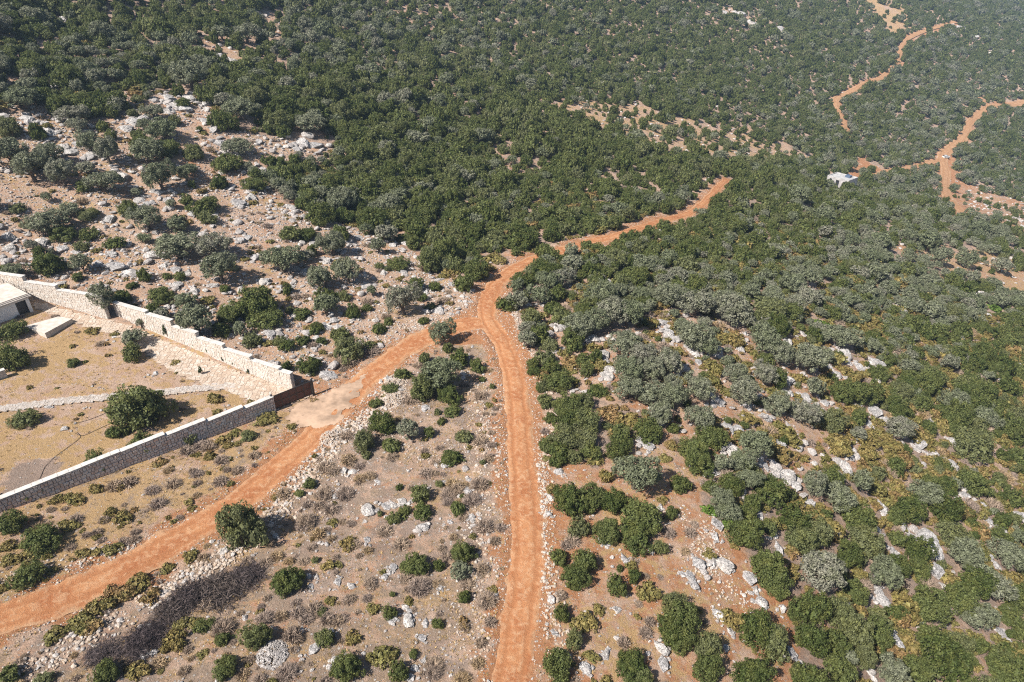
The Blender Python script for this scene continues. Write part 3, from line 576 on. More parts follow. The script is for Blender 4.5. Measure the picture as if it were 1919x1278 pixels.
# ---------------------------------------------------------------- plants: one mesh per variety and level of detail, shared by its copies
def leaf_cards(P, N, size, r, aspect=1.5, fold=0.25):
    n = len(P); N = N/(np.linalg.norm(N, axis=1, keepdims=True)+1e-9); a = np.cross(N, r.normal(size=(n, 3))); a /= np.linalg.norm(a, axis=1, keepdims=True)+1e-9; b = np.cross(N, a)
    s = size*r.uniform(0.7, 1.35, (n, 1)); L, W = a*s*aspect*0.5, b*s*0.5
    V = np.stack([P-L, P+W+N*s*fold*0.5, P+L, P-W+N*s*fold*0.5], 1).reshape(-1, 3)
    return V, np.arange(4*n).reshape(-1, 4)
def crown(seed, kind, nleaf, lsize):
    r = np.random.default_rng(seed)
    if kind == 'oak': nl, nc, z0, zh, cr = 11, 85, 0.42, 0.55, (0.15, 0.26)
    elif kind == 'olive': nl, nc, z0, zh, cr = 9, 62, 0.95, 0.52, (0.13, 0.27)
    elif kind == 'cushion': nl, nc, z0, zh, cr = 7, 60, 0.20, 0.36, (0.12, 0.20)
    else: nl, nc, z0, zh, cr = 7, 50, 1.0, 1.2, (0.12, 0.25)
    lob = [];
    for k in range(nl):
        a = 2*math.pi*(k+r.uniform(-.4, .4))/nl; rad = r.uniform(0.15, 0.66) if k else 0.0
        lob.append((rad*math.cos(a), rad*math.sin(a), z0+zh*r.uniform(-0.35, 0.55)*(1.15-rad), r.uniform(0.30, 0.48)))
    lob = np.array(lob); C = []; CN = []
    while len(C) < nc:
        k = r.integers(nl); d = r.normal(size=3); d /= np.linalg.norm(d)
        if d[2] < -0.55: continue
        zs = 1.0 if kind != 'cushion' else 0.75
        p = lob[k, :3]+d*lob[k, 3]*np.array([1, 1, zs*min(1.25, zh/0.45)])
        if p[2] < 0.05 or ((np.linalg.norm((p-lob[:, :3]), axis=1) < lob[:, 3]*0.72)).any(): continue
        C.append(p); CN.append(d)
    C = np.array(C); CN = np.array(CN); R = r.uniform(*cr, len(C)); k = r.integers(0, len(C), nleaf); d = r.normal(size=(nleaf, 3)); d /= np.linalg.norm(d, axis=1, keepdims=True)
    d = d+CN[k]*0.55; d /= np.linalg.norm(d, axis=1, keepdims=True); P = C[k]+d*(R[k]*r.uniform(0.55, 1.08, nleaf))[:, None]; P[:, 2] = np.maximum(P[:, 2], 0.02)
    jit = 0.55 if nleaf > 2000 else (0.42 if nleaf > 600 else 0.30)
    V, Q = leaf_cards(P, d+jit*r.normal(size=(nleaf, 3)), lsize, r, 1.5 if kind != 'olive' else 2.1)
    # dense inner leaf mass so that the crown is closed from behind the outer sprays
    ni = nleaf//5; k = r.integers(0, nl, ni); d = r.normal(size=(ni, 3)); d /= np.linalg.norm(d, axis=1, keepdims=True); P2 = lob[k, :3]+d*(lob[k, 3]*r.uniform(0.4, 0.85, ni))[:, None]; P2[:, 2] = np.maximum(P2[:, 2], 0.03)
    V2, Q2 = leaf_cards(P2, d, lsize*(2.4 if kind != 'olive' else 1.7), r, 1.2); V, Q = join([(V, Q), (V2, Q2)])
    ext = np.percentile(np.hypot(V[:, 0], V[:, 1]), 97); V = V/np.array([ext, ext, 1.0]); return V, Q
def trunk(seed, kind):
    r = random.Random(seed); P = []
    n, top, lean = (3, 1.05, 0.42) if kind == 'olive' else (5, 0.55, 0.5)
    if kind == 'olive': P.append(tube([(0, 0, -0.25), (0.03, 0.02, 0.12), (0.05, -0.03, 0.42)], [0.15, 0.105, 0.085], 7))
    for k in range(n):
        a = 2*math.pi*k/n+r.uniform(-.4, .4); b = (0.05, -0.03, 0.36) if kind == 'olive' else (0.05*math.cos(a), 0.05*math.sin(a), -0.2)
        e = (lean*math.cos(a), lean*math.sin(a), top); m = tuple((b[i]+e[i])/2+r.uniform(-.06, .06) for i in range(3)); P.append(tube([b, m, e], [0.065, 0.045, 0.02], 5))
    return join(P)
def twigs(seed, n, w, h, curl=0.3, thick=0.012, dome=True):
    r = np.random.default_rng(seed); V = []; Q = []
    a = r.uniform(0, 2*math.pi, n); rad = np.sqrt(r.uniform(0, 1, n)); el = r.uniform(0.05, 1.0, n)
    if dome:
        B = np.stack([0.35*rad*np.cos(a), 0.35*rad*np.sin(a), np.zeros(n)], -1); T = np.stack([np.cos(a)*np.sqrt(1-el**2*.9)*rad**.3, np.sin(a)*np.sqrt(1-el**2*.9)*rad**.3, el*h], -1)*r.uniform(0.75, 1.05, (n, 1))
    else:
        B = np.stack([rad*np.cos(a), rad*np.sin(a), r.uniform(0.0, h, n)*(1-rad**2)], -1); q = r.uniform(0, 2*math.pi, n); T = B+np.stack([np.cos(q), np.sin(q), r.uniform(-.25, .35, n)], -1)*r.uniform(0.2, 0.55, (n, 1)); T[:, 2] = np.maximum(T[:, 2], 0.0)
    Mi = (B+T)/2+r.normal(size=(n, 3))*curl*0.3; Mi[:, 2] = np.maximum(Mi[:, 2], 0.03); d = T-B; s = np.cross(d, r.normal(size=(n, 3))); s /= np.linalg.norm(s, axis=1, keepdims=True)+1e-9
    th = thick*r.uniform(0.6, 1.6, (n, 1)); Vv = np.stack([B-s*th, B+s*th, Mi-s*th*.8, Mi+s*th*.8, T-s*th*.3, T+s*th*.3], 1).reshape(-1, 3); k = np.arange(n)*6
    return Vv, np.concatenate([np.stack([k, k+1, k+3, k+2], -1), np.stack([k+2, k+3, k+5, k+4], -1)])
PROTO = {}
def proto(key, v, mat): PROTO.setdefault(key, []).append(mk_mesh(key[0]+'_crown', v[0], v[1], M[mat]))
for i in range(5):
    for lod, (nf, ls) in enumerate(((4600, 0.060), (1700, 0.095), (420, 0.18))): proto(('oak', lod), crown(100+i, 'oak', nf, ls), 'oak')
for i in range(4):
    for lod, (nf, ls) in enumerate(((4200, 0.050), (1500, 0.082), (380, 0.16))): proto(('olive', lod), crown(200+i, 'olive', nf, ls), 'olive')
for i in range(3):
    for lod, (nf, ls) in enumerate(((1400, 0.085), (500, 0.13), (160, 0.22))): proto(('cushion', lod), crown(300+i, 'cushion', nf, ls), 'cushion')
for i in range(3):
    for lod, (nf, ls) in enumerate(((900, 0.016), (420, 0.026), (160, 0.045))): proto(('thorn', lod), twigs(400+i, nf, 1, 0.75, 0.35, ls), 'thorn')
for i in range(2):
    for lod in range(3): proto(('brush', lod), twigs(500+i, 2200, 1, 0.34, 0.4, 0.010, False), 'brush')
for i in range(2):
    for lod, (nf, ls) in enumerate(((1400, 0.09), (700, 0.13), (200, 0.22))): proto(('bright', lod), crown(600+i, 'cushion', nf, ls), 'bright')
for i in range(2):
    for lod in range(3): proto(('cypress', lod), crown(700+i, 'cypress', 420, 0.16), 'cypress')
TRUNK = {k: [mk_mesh(k+'_trunk', *trunk(800+i, k), M['bark'], True) for i in range(3)] for k in ('oak', 'olive')}
for i in range(1): TRUNK['cypress'] = [mk_mesh('cypress_trunk', *tube([(0, 0, -0.3), (0, 0, 1.4)], [0.07, 0.03], 5), M['bark'])]
HGT = {'oak': 1.12, 'olive': 1.65, 'cushion': 0.6, 'thorn': 0.75, 'brush': 0.45, 'bright': 0.6, 'cypress': 2.4}
# plants read off the photograph: kind, centre, width and height in the pixels of an enlarged crop
CROPS = {1: (0, 430, 2.972), 2: (0, 850, 2.986), 3: (600, 850, 2.822), 4: (1240, 850, 2.826), 5: (600, 430, 2.822), 6: (1240, 430, 2.826), 7: (0, 0, 2.0), 8: (960, 0, 2.0)}
KIND = {'O': 'oak', 'V': 'olive', 'Y': 'cushion', 'G': 'thorn', 'D': 'brush', 'B': 'bright', 'C': 'cypress'}
PL = {
1: """V 185 70 70 120;O 290 190 190 140;V 470 190 120 150;O 440 275 80 60;O 450 85 100 60;O 640 80 130 70;O 355 20 170 80;O 500 20 120 90
V 1000 90 270 170;V 1200 90 230 150;V 1240 210 190 200;V 1580 150 250 170;V 1780 265 160 160;V 1860 70 150 170;V 1890 220 90 90;O 810 265 90 100;O 930 260 60 40
O 680 375 120 90;O 735 325 80 40;O 900 370 160 90;O 860 440 90 80;V 1040 400 130 90;V 1110 510 190 190;O 1290 470 190 110;O 1440 400 230 180;O 1480 500 190 90
V 1345 560 80 90;O 1415 620 110 80;Y 1160 390 100 60;O 1255 330 80 50;O 1715 15 140 80;O 1760 545 90 60;O 1690 610 90 60;O 1785 610 70 45;O 1880 575 70 90;O 1600 655 90 70;O 1560 630 80 50;V 1820 415 120 110;O 1690 460 110 60;O 1615 440 60 40
V 555 360 150 190|tall olive tree standing in the gap between the two white walls;C 935 565 36 90;C 1245 720 22 40;C 1305 745 22 40;C 1385 780 22 46;C 1160 685 20 34;C 1085 650 20 34;V 790 515 55 60;V 755 590 130 100;O 750 680 110 120;O 60 560 160 100;V 60 430 80 80;O 75 700 190 170;O 415 735 70 50;Y 975 735 60 40;C 1120 780 26 60
O 800 985 310 240|big round dark green oak in the middle of the walled garden;O 640 1125 90 70;O 710 1110 70 50;Y 1200 935 100 70;O 140 1050 150 90|low bright shrub alone on dry garden grass beyond the big oak;O 1380 1150 90 50;Y 1245 1160 100 60;Y 1480 1050 150 60;Y 520 560 90 40;G 560 630 70 40;Y 640 575 60 40;G 860 540 40 30;Y 1400 960 60 30
G 1640 360 90 60;G 1700 360 80 50;Y 540 120 70 40;G 960 400 80 60;Y 1200 1010 60 30;G 1120 1190 120 60;G 1040 1220 120 60;Y 1300 1130 80 40;G 1240 210 60 40""",
2: """O 70 380 170 130;O 240 465 220 120;O 160 670 180 120;O 1380 415 230 280|tall round dark green oak beside the dirt track, casting a long shadow;O 1610 705 180 140;O 1740 165 80 60;O 1680 220 60 35
D 1370 690 200 140|dark grey heap of cut dead brush below the tall roadside oak;D 1230 750 240 190|widest dark heap of dead brush, middle of the row along the track;D 1060 780 190 170|dark dead brush heap next to cream rubble beside the track;D 950 870 180 150|sloping dark dead brush heap between straw bushes and rubble;D 800 1020 200 160|dark dead brush heap with white rocks at its foot;D 740 1090 160 110|small dark dead brush heap above a straw coloured bush;D 540 1120 200 110|outermost dark dead brush heap near the pale rubble bank
Y 760 720 160 100;Y 660 770 170 120;Y 830 790 130 110;Y 560 850 150 110;G 590 870 90 60;Y 430 960 170 100;Y 300 1020 130 70;Y 520 970 120 80;Y 960 1040 170 150;Y 760 1210 150 90;O 590 1215 160 120;O 60 1230 130 90;O 250 1265 120 50;O 1150 950 110 80;O 1255 1040 90 60;O 1440 1005 160 140;O 1265 1195 150 110;O 1820 1015 110 90;O 1890 1210 80 80;O 1765 597 45 35;O 1805 885 60 40
G 640 170 120 80;G 720 150 120 80;G 850 200 110 60;G 970 160 110 70;G 1240 35 110 60;G 1100 110 100 50;Y 540 190 90 60;Y 430 250 100 60;Y 370 240 90 60;G 580 365 80 50;Y 690 350 110 80;G 390 520 80 50;Y 470 550 90 60;Y 630 530 110 50;G 700 490 90 50;G 1330 90 90 70;G 940 90 80 50;Y 900 40 90 60;Y 160 560 130 70;Y 60 590 110 60;G 1490 600 110 60;G 1380 590 90 60;Y 1070 570 90 70;Y 940 620 90 80;G 1640 1000 130 150;G 1760 860 120 90;G 1600 1220 160 90;G 1480 920 140 60;G 1160 830 120 60;Y 1090 930 90 60;G 1700 600 90 50;G 1850 300 120 70;G 1700 390 120 60;Y 1010 950 100 60;G 1400 1150 80 70;Y 1130 1120 80 50;G 880 1160 130 70;G 690 1160 110 60""",
3: """O 700 20 110 50;O 245 5 60 40;O 530 210 120 100;O 545 300 110 70;O 440 305 90 50;O 390 335 80 60;O 725 285 90 70;O 320 310 35 35;O 630 150 50 35;O 420 172 45 35;O 860 45 35 30;O 752 220 30 28
G 870 370 120 110;G 680 200 130 60;G 920 450 80 80;O 760 515 130 110;V 740 600 120 80;O 515 580 150 110;O 625 580 65 60;G 520 690 150 120;O 765 745 75 70;O 370 825 80 80;O 615 880 70 60;O 385 745 35 30;O 25 960 100 90;O 150 1120 170 110;O 420 1130 110 110;O 490 1050 60 40;Y 330 1050 160 100;Y 170 970 100 70;G 750 1180 130 80;G 850 990 80 100;G 260 115 90 60;G 340 400 110 70;G 430 470 120 70;G 560 90 110 50;G 450 650 100 60;G 150 770 90 50;G 600 1100 140 70;G 860 600 90 90;G 780 680 110 70;Y 280 820 80 50;Y 60 780 70 50;G 90 880 100 60;G 900 880 90 70;G 900 780 70 60;Y 470 770 60 50;G 180 480 100 60;G 620 680 80 50
O 1310 240 190 150;O 1420 230 170 130;O 1370 380 120 110;O 1540 250 150 130;O 1690 310 220 160;O 1660 430 200 120;O 1520 390 170 110;O 1260 530 100 90;O 1400 560 150 130;O 1350 630 150 120;O 1795 490 85 90;O 1850 310 70 100;O 1570 680 110 130;O 1660 640 80 80;O 1580 605 40 40;V 1660 90 240 200;Y 1510 120 90 130;O 1895 150 80 90;O 1250 40 100 80;O 1340 20 90 70;Y 1440 30 110 60;G 1270 740 80 70;O 1280 830 90 110;O 1250 1090 180 180;O 1345 980 100 120;Y 1400 890 150 100;O 1870 800 150 130;O 1870 920 170 150;G 1740 880 80 80;G 1600 990 90 130;O 1640 1120 190 110;O 1690 1180 160 80;G 1330 450 110 80;Y 1470 820 80 60;G 1840 410 90 90;G 1660 560 70 50""",
4: """O 200 50 170 110;O 100 150 110 100;O 250 170 90 90;V 300 230 140 120;V 350 300 130 110;O 440 410 190 150;B 250 300 100 60|low vivid green bush beside bare red soil and pale rocks;B 340 365 90 60|vivid green bush at the edge of the dark oaks above bare soil;O 465 260 90 110;O 560 190 200 130;V 450 130 130 100;V 800 150 130 140;V 930 220 180 130;V 1040 130 120 200;O 780 400 200 130;O 740 450 200 120;O 690 330 180 130;O 1020 340 200 150;O 1050 450 180 150;O 1240 450 110 90;O 560 590 220 150;O 600 680 160 120;V 830 600 230 180;V 1160 630 170 160;O 770 790 200 180;O 930 840 190 150;O 1000 920 200 170;O 770 950 180 160;O 500 900 220 150;O 580 980 200 140;O 90 860 190 160;O 90 960 160 150;O 250 1000 150 150;O 250 1120 170 150;O 480 1160 220 110;O 1060 1060 130 140;O 930 1140 180 130;V 1210 1130 170 150;O 1010 720 160 110;O 1140 860 110 110;O 1380 790 220 160;O 1450 1050 260 200;O 1640 680 200 150;O 1560 770 200 150;V 1650 850 180 120;O 1480 280 170 180;O 1520 420 190 110;V 1600 530 200 150;V 1740 680 180 150;O 1870 750 160 150;O 1640 150 180 120;O 1850 220 110 110;V 1380 210 180 110;O 1310 290 180 120;V 1820 520 180 120;O 1340 1140 180 140;O 1800 1140 200 140""",
5: """V 70 70 150 120;V 310 90 90 100;V 150 220 160 150;V 30 260 100 130;O 415 175 140 70;G 560 180 120 100;O 310 195 60 40;O 130 355 85 70;V 440 370 170 170;V 275 320 60 90;O 505 285 120 90;O 610 295 90 60;O 760 290 120 120;V 40 400 110 140;O 250 410 60 40;O 110 550 110 75;O 310 525 85 60;O 360 485 60 45;O 580 400 60 40;O 545 480 60 40;V 650 540 140 140|small round olive tree standing alone where the two dirt tracks meet;O 740 680 120 100;O 830 720 90 80;O 440 765 90 60;O 550 680 60 80;V 640 760 200 180;O 560 830 160 160;O 680 870 140 110;O 680 630 60 60;O 375 840 80 50;O 290 920 80 50;O 330 1030 150 130;O 240 1110 130 130;V 470 1060 120 110;O 375 1140 100 80;O 580 1080 70 60;O 705 955 100 55;O 640 1015 50 40;O 620 970 40 35;O 760 1095 90 70;O 700 1190 110 60;O 910 825 35 35;O 855 785 40 30;G 130 690 140 90;G 260 630 140 70;G 480 900 120 70;Y 650 230 90 60;Y 730 260 90 60;Y 860 190 130 80;Y 930 150 130 70;G 1000 390 90 60
O 1060 270 130 80;V 1160 340 120 110;O 1250 340 110 80;V 1200 270 140 110;V 1280 250 130 100;O 1120 470 110 110;O 1150 560 120 110;O 1270 460 120 90;V 1370 510 170 130;V 1440 480 170 140;V 1540 440 170 150;V 1620 440 160 160;O 1330 580 150 110;O 1190 670 110 100;O 1230 720 110 90;O 1270 790 160 110;O 1410 730 90 110;O 1210 610 90 70;V 1610 600 170 130;V 1690 650 150 130;V 1640 740 170 140;V 1740 740 160 140;V 1830 700 150 130;V 1620 830 170 120;V 1740 850 180 130;V 1850 830 140 120;O 1470 840 110 70;O 1300 920 160 110;O 1380 910 130 100;O 1400 1000 170 130;O 1310 1010 150 120;Y 1540 960 160 100;Y 1640 1000 150 100;O 1300 1100 170 130;O 1400 1100 150 120;O 1720 1050 180 110;O 1580 1150 150 110;Y 1855 1130 75 60;O 1865 1035 60 90;O 1440 1180 120 90;O 1260 1180 120 90;O 1200 120 110 100;V 1330 180 120 90;O 1420 160 110 80""",
6: """V 160 560 190 150;V 230 610 140 120;V 170 390 170 130;V 370 420 210 150;V 540 570 170 150;V 620 640 160 130;V 760 680 170 160;V 390 770 130 120;V 420 850 160 150;V 540 750 140 110;O 600 770 130 110;V 190 980 160 160;O 260 1090 170 140;O 180 1160 180 120;V 480 1140 180 140;V 800 820 110 110;O 930 860 130 120;O 1010 850 150 130;O 1090 860 150 120;O 890 1020 150 140;V 730 970 150 130;V 600 930 160 120;O 1030 990 90 100;V 940 560 180 120;V 770 250 120 90;O 560 420 190 130;V 1250 1040 150 110;O 1620 1130 220 160;V 1460 140 120 100;V 1610 160 120 90;V 1790 190 100 80;B 850 495 110 60|vivid yellow green bush standing out in the grey olive slope;B 1750 415 90 50|vivid green bush beside pale rocks far out on the slope;O 1885 190 60 60;O 60 1035 55 80;Y 50 1135 75 60;Y 440 990 120 80;Y 380 680 80 60;Y 920 690 110 80;V 20 690 130 130;V 50 870 150 140;V 190 830 160 140""",
7: """V 50 570 140 130;V 130 620 150 130;V 245 650 110 120;V 345 535 110 90;V 415 570 100 110;V 400 680 150 90;V 560 570 130 110;V 610 660 130 130;O 640 560 110 80;O 730 575 90 70;O 770 770 110 80;V 560 810 130 110;O 480 780 90 70;O 340 800 90 50;V 180 825 170 70;O 65 780 70 40;O 700 750 55 45;V 280 430 130 80;V 300 470 90 60;O 50 490 90 110;V 100 370 150 90;V 720 290 150 110;V 930 130 110 80;V 715 155 80 70;V 835 130 80 60;V 900 410 150 90;V 1160 460 140 80;O 850 610 130 80;O 830 680 80 70;V 700 650 90 70;O 960 690 110 60;V 620 490 140 90;O 1010 600 70 50;V 900 550 120 70;O 690 390 70 40;V 580 420 90 60"""}
LIST = []
for cid, txt in PL.items():
    ox, oy, s = CROPS[cid]
    for it in txt.replace('\n', ';').split(';'):
        it = it.strip()
        if not it: continue
        head, _, lab = it.partition('|'); k, x, y, w, h = head.split(); LIST.append((KIND[k], ox+float(x)/s, oy+float(y)/s, float(w)/s, float(h)/s, lab))
_px = np.array([l[1] for l in LIST]); _py = np.array([l[2] for l in LIST]); _p, _t = ground(_px, _py)
plants = []                                                   # kind, x, y, sx, sz, heading, apparent px, photo x, photo y, label, listed
bx, by = [], []
for (k, x, y, w, h, lab), t in zip(LIST, _t):
    R = 0.5*w*t/F*(0.92 if (y < 560 and x < 900) else (1.12 if k == 'brush' else 1.04)); rat = min(max(1.35*h/w, 0.75), 1.5)*(1.0 if k in ('oak', 'olive') else 0.95); sz = R*rat if k != 'cypress' else 0.5*h*t/F*0.9
    if k == 'olive': sz *= 0.85
    H = HGT[k]*sz; vc = max(0.35, CP-0.0); mid = {'olive': 0.62}.get(k, 0.5); bx.append(x); by.append(y + H*mid*0.80*F/t)
    plants.append([k, 0, 0, R, sz, 0, w, x, y, lab, True])
_p, _t = ground(np.array(bx), np.array(by)); _r = np.random.default_rng(55)
for j_, P in enumerate(plants):
    if P[9].startswith('tall olive tree standing in the gap'): _p[j_] = on_ground(203, 588); P[4] *= 1.25
    if P[9].startswith('tall round dark green oak'): P[4] *= 1.22
for P, p in zip(plants, _p): P[1], P[2], P[5] = p[0], p[1], _r.uniform(0, 2*math.pi)
LX = np.array([[P[1], P[2], P[3]] for P in plants if P[0] in ('oak', 'olive', 'cushion', 'bright', 'brush')])
# boulders read off the photograph the same way (built further down)
ROCKS = {  # centre, width, height in crop pixels, optional label
2: "1680 1005 45 40;1880 1165 60 45;1750 1090 60 60;1730 685 35 30;1775 705 30 26;610 500 22 22|small white round stone, upper of a pair by the track;575 530 22 20|small white round stone, lower of a pair by the track;1875 235 38 36;840 1110 70 40;800 1130 50 40;1250 555 40 45;955 745 34 34;830 960 40 22;1850 1000 40 40;1740 750 40 30;1540 460 40 30",
3: "80 220 40 36;165 695 50 36;385 605 45 42|largest of four round white boulders in a row on dry ground;368 635 36 36|second of four round white boulders in a row on dry ground;340 660 36 34|third of four round white boulders in a row on dry ground;312 680 20 20|smallest of four round white boulders in a row on dry ground;470 820 42 30;465 875 65 70|big wedge shaped grey boulder with dark shadow on dry grass;375 880 60 60;560 885 40 40;535 965 44 40;550 1080 44 40;500 1130 40 44;470 1185 60 36;80 1095 60 44;250 305 80 70;350 280 60 50;390 265 50 40;430 255 50 40;470 260 44 40;540 395 70 40;630 705 36 34;95 690 40 36;780 205 60 30;800 350 50 60;690 360 40 30;245 460 40 30;40 420 40 26;170 100 44 36;125 95 40 36;675 45 50 40;655 60 40 30;300 150 40 24;1800 1020 70 120|tall pale limestone slab sticking up by the dark oaks below the road;1810 1110 60 80;1510 1070 60 60;1400 1150 60 60;1510 470 60 40;1750 510 40 40;1660 770 24 60;1570 830 50 40;1610 550 50 60;1915 640 40 30;1800 280 40 70;1260 100 50 40;1210 240 40 36;1240 950 40 36;1205 320 40 30;790 130 40 30",
4: "960 60 90 90;930 120 70 80;600 100 120 70;660 120 100 60;700 175 80 50;545 70 50 50;470 60 80 40;780 270 80 60;1165 285 75 75;290 380 60 60;285 440 50 70;320 590 120 70;190 590 80 60;150 650 60 70;170 700 50 60;590 440 60 50;620 500 60 80;460 660 80 60;500 720 50 60;530 790 60 60;300 860 60 90;365 940 44 60;1400 490 150 150|huge rounded grey limestone boulder on the steep lower slope;1310 450 60 90;1230 540 70 90;1430 625 110 70|broad pale boulder just below the huge rounded one;1140 730 80 50;1165 785 70 80;640 815 44 50;690 1060 60 90;1230 1000 80 100;1100 1155 70 50;1900 330 100 70;1590 220 80 50;1560 245 60 40;1720 550 60 50;1760 590 50 40;1790 950 60 40;1830 1010 60 60;340 1040 36 50;1130 400 44 40;925 420 44 50;1300 410 40 40;1520 60 80 60;1500 40 60 40;1720 350 70 40;1690 270 60 30;1800 410 70 60;220 100 40 70;280 100 60 40;370 120 24 24;420 200 50 60;520 240 40 40;520 340 40 60;860 770 40 40;1520 830 40 30;1360 890 40 50;1770 845 40 50",
5: "630 430 95 55|grey limestone boulder on red soil above the lone olive;560 110 50 44;690 290 38 38;1090 345 50 60;1440 580 80 50;1500 650 80 80;1500 690 60 60;1510 780 80 60;1400 850 70 40;1530 740 60 50;1870 580 80 50;1290 520 80 36;1210 555 50 36;1800 490 90 60;1840 530 60 40;550 955 40 36;760 760 40 36;1730 1140 80 50;1690 1110 60 40;1640 1100 50 40;1340 330 30 40;1480 345 30 40;1100 400 50 24;1530 280 40 40;1850 235 60 40;640 30 20 20;190 100 40 50;200 40 40 40;40 175 50 36;230 300 50 44;340 230 40 40;430 220 50 40;560 320 40 44;450 80 50 36;380 90 50 36;30 510 60 60;70 480 50 40;170 480 40 30;760 1120 30 24;360 795 50 36",
6: "40 235 60 36;30 545 70 50;70 580 80 44;140 630 60 40;170 660 70 44;190 710 60 50;120 740 60 50;415 600 60 44;440 550 36 50;410 640 50 50;660 600 60 70;690 670 50 60;960 660 80 40;980 710 50 44;1040 725 70 50;1130 715 100 60;880 735 70 40;920 775 60 40;670 795 70 50;660 860 70 50;760 890 60 60;860 920 70 50;800 940 70 50;1120 960 90 60;1090 1020 60 110|pale upright limestone slab leaning among cushions on the olive slope;1050 1060 50 40;360 1170 90 70;350 1060 60 70;400 1070 70 50;440 1090 60 40;550 1000 70 44;290 920 90 50;270 880 44 60;620 1140 80 50;1360 1140 90 50;1340 1160 60 40;1530 1120 70 36;1440 1190 50 40;980 1190 90 60;570 490 70 30;1240 410 50 50;1280 440 40 60;1660 700 44 40;1690 340 70 50;1600 320 60 40;950 215 36 50;1720 450 60 30;745 560 36 40;1890 720 50 36;1140 800 40 50;1020 935 50 30;1170 990 60 50;1790 800 40 24;1410 1020 60 24;740 830 30 40;730 880 60 50;520 890 50 50;450 940 50 44;310 640 40 40;320 680 30 50",
1: "230 65 90 50;420 120 80 50;50 30 80 50;340 100 60 50;920 205 60 40;980 235 60 40;700 250 70 40;630 150 60 50;840 150 100 50;1180 315 70 50;1090 350 60 40;990 320 60 50;1050 245 50 40;1340 65 50 40;1410 150 60 50;1380 40 50 40;1480 280 60 36;1620 310 60 36;1820 185 50 40;1740 80 60 50;1810 530 50 60;1760 600 40 40;1640 215 60 40;1690 240 50 40;50 100 80 36;30 170 90 40;560 200 60 40;640 220 130 30;1560 310 50 40;1500 590 80 50;960 440 40 50;1830 820 120 60;360 1112 44 26;630 597 36 22;870 800 44 22;1265 985 36 24;570 885 36 24;265 990 40 20;480 985 30 18",
7: "635 370 60 40;710 375 50 36;770 390 40 40;660 400 60 30;690 415 60 36;630 420 50 40;500 465 60 36;535 450 50 40;225 445 50 40;100 445 70 30;150 460 60 30;190 500 60 36;260 570 60 40;300 545 50 36;240 555 50 30;800 490 40 50;770 460 50 30;820 540 60 30;830 570 60 30;1140 530 80 40;1180 545 60 30;1110 555 60 24;975 640 50 24;970 535 30 30;390 365 30 30;240 75 40 30;430 140 30 20;1170 150 50 36;960 120 60 40;820 215 50 36;860 235 60 30;690 180 30 30;960 50 40 20;410 820 50 36;550 760 60 30;640 750 50 30;890 760 60 40;940 740 50 30;470 490 60 30;450 660 60 40;1090 780 60 30;720 800 40 30;30 400 40 24;210 325 50 24;590 720 50 24;680 450 24 40;880 575 40 30;330 600 60 30;370 590 50 30",
8: "850 60 60 50;830 45 40 30;795 50 40 30;895 90 50 40;935 110 30 30;1000 110 50 30;1735 140 40 30;1675 105 50 30;1795 205 36 60;1790 190 30 40;1840 580 24 20;1740 470 14 10|tiny white speck of rock shining in the dark far maquis;870 300 36 24;820 245 30 20"}
rl = []
for cid, txt in ROCKS.items():
    ox, oy, s = CROPS[cid]
    for it in txt.split(';'):
        hd, _, lb = it.partition('|'); x, y, w, h = map(float, hd.split()); rl.append((ox+x/s, oy+y/s, w/s*(0.6 if cid == 8 else 0.92), h/s, lb))
_bp, _bt = ground(np.array([q[0] for q in rl]), np.array([q[1] for q in rl])); BX = np.array([(p[0], p[1], 0.5*q[2]*t/F) for p, q, t in zip(_bp, rl, _bt)])
# scattered plants in the closed maquis and between
def near_listed(x, y, R, f=0.75):
    out = np.zeros(len(x), bool)
    for a, b, r_ in LX: out |= np.hypot(x-a, y-b) < (r_+R)*f
    for a, b, r_ in BX: out |= np.hypot(x-a, y-b+0.5*R) < r_*0.9+R*0.6
    return out
HX = np.array([p[:2] for p in ground([1550,1575,1598,1574,1574,1592],[345,345,352,335,358,362])[0]])
def bands(d0, d1, cell, seed):
    r = np.random.default_rng(seed); ext = {170: (-150, 190, 15, 215), 420: (-170, 360, 60, 480), 1150: (-60, 820, 300, 1300)}[d1]
    X, Y = np.meshgrid(np.arange(ext[0], ext[1], cell), np.arange(ext[2], ext[3], cell)); X = (X+r.uniform(-.48, .48, X.shape)*cell).ravel(); Y = (Y+r.uniform(-.48, .48, Y.shape)*cell).ravel()
    h = cap_far(hs(X, Y), Y); px, py, d = project(X, Y, h); m = (d > d0) & (d <= d1) & (px > -160) & (px < 2080) & (py > -130) & (py < 1420); return X[m], Y[m], px[m], py[m], d[m], r
DENS = {'ash': 0.0, '': 0.95, 'rocky': .13, 'gap1': .35, 'gap2': .4, 'dirt': 0.0, 'tan6': .10, 'scrub': 0.0, 'scrub2': 0.0, 'garden': 0.0, 'verge': 0.0, 'bare': 0.0, 'open': .27, 'tan': .26, 'tan2': .25, 'tan3': .09, 'tan4': .22, 'tan5': .05, 'rock2': .2}
def blob(px, py, cx, cy_, rx, ry): return np.exp(-((px-cx)/rx)**2-((py-cy_)/ry)**2)
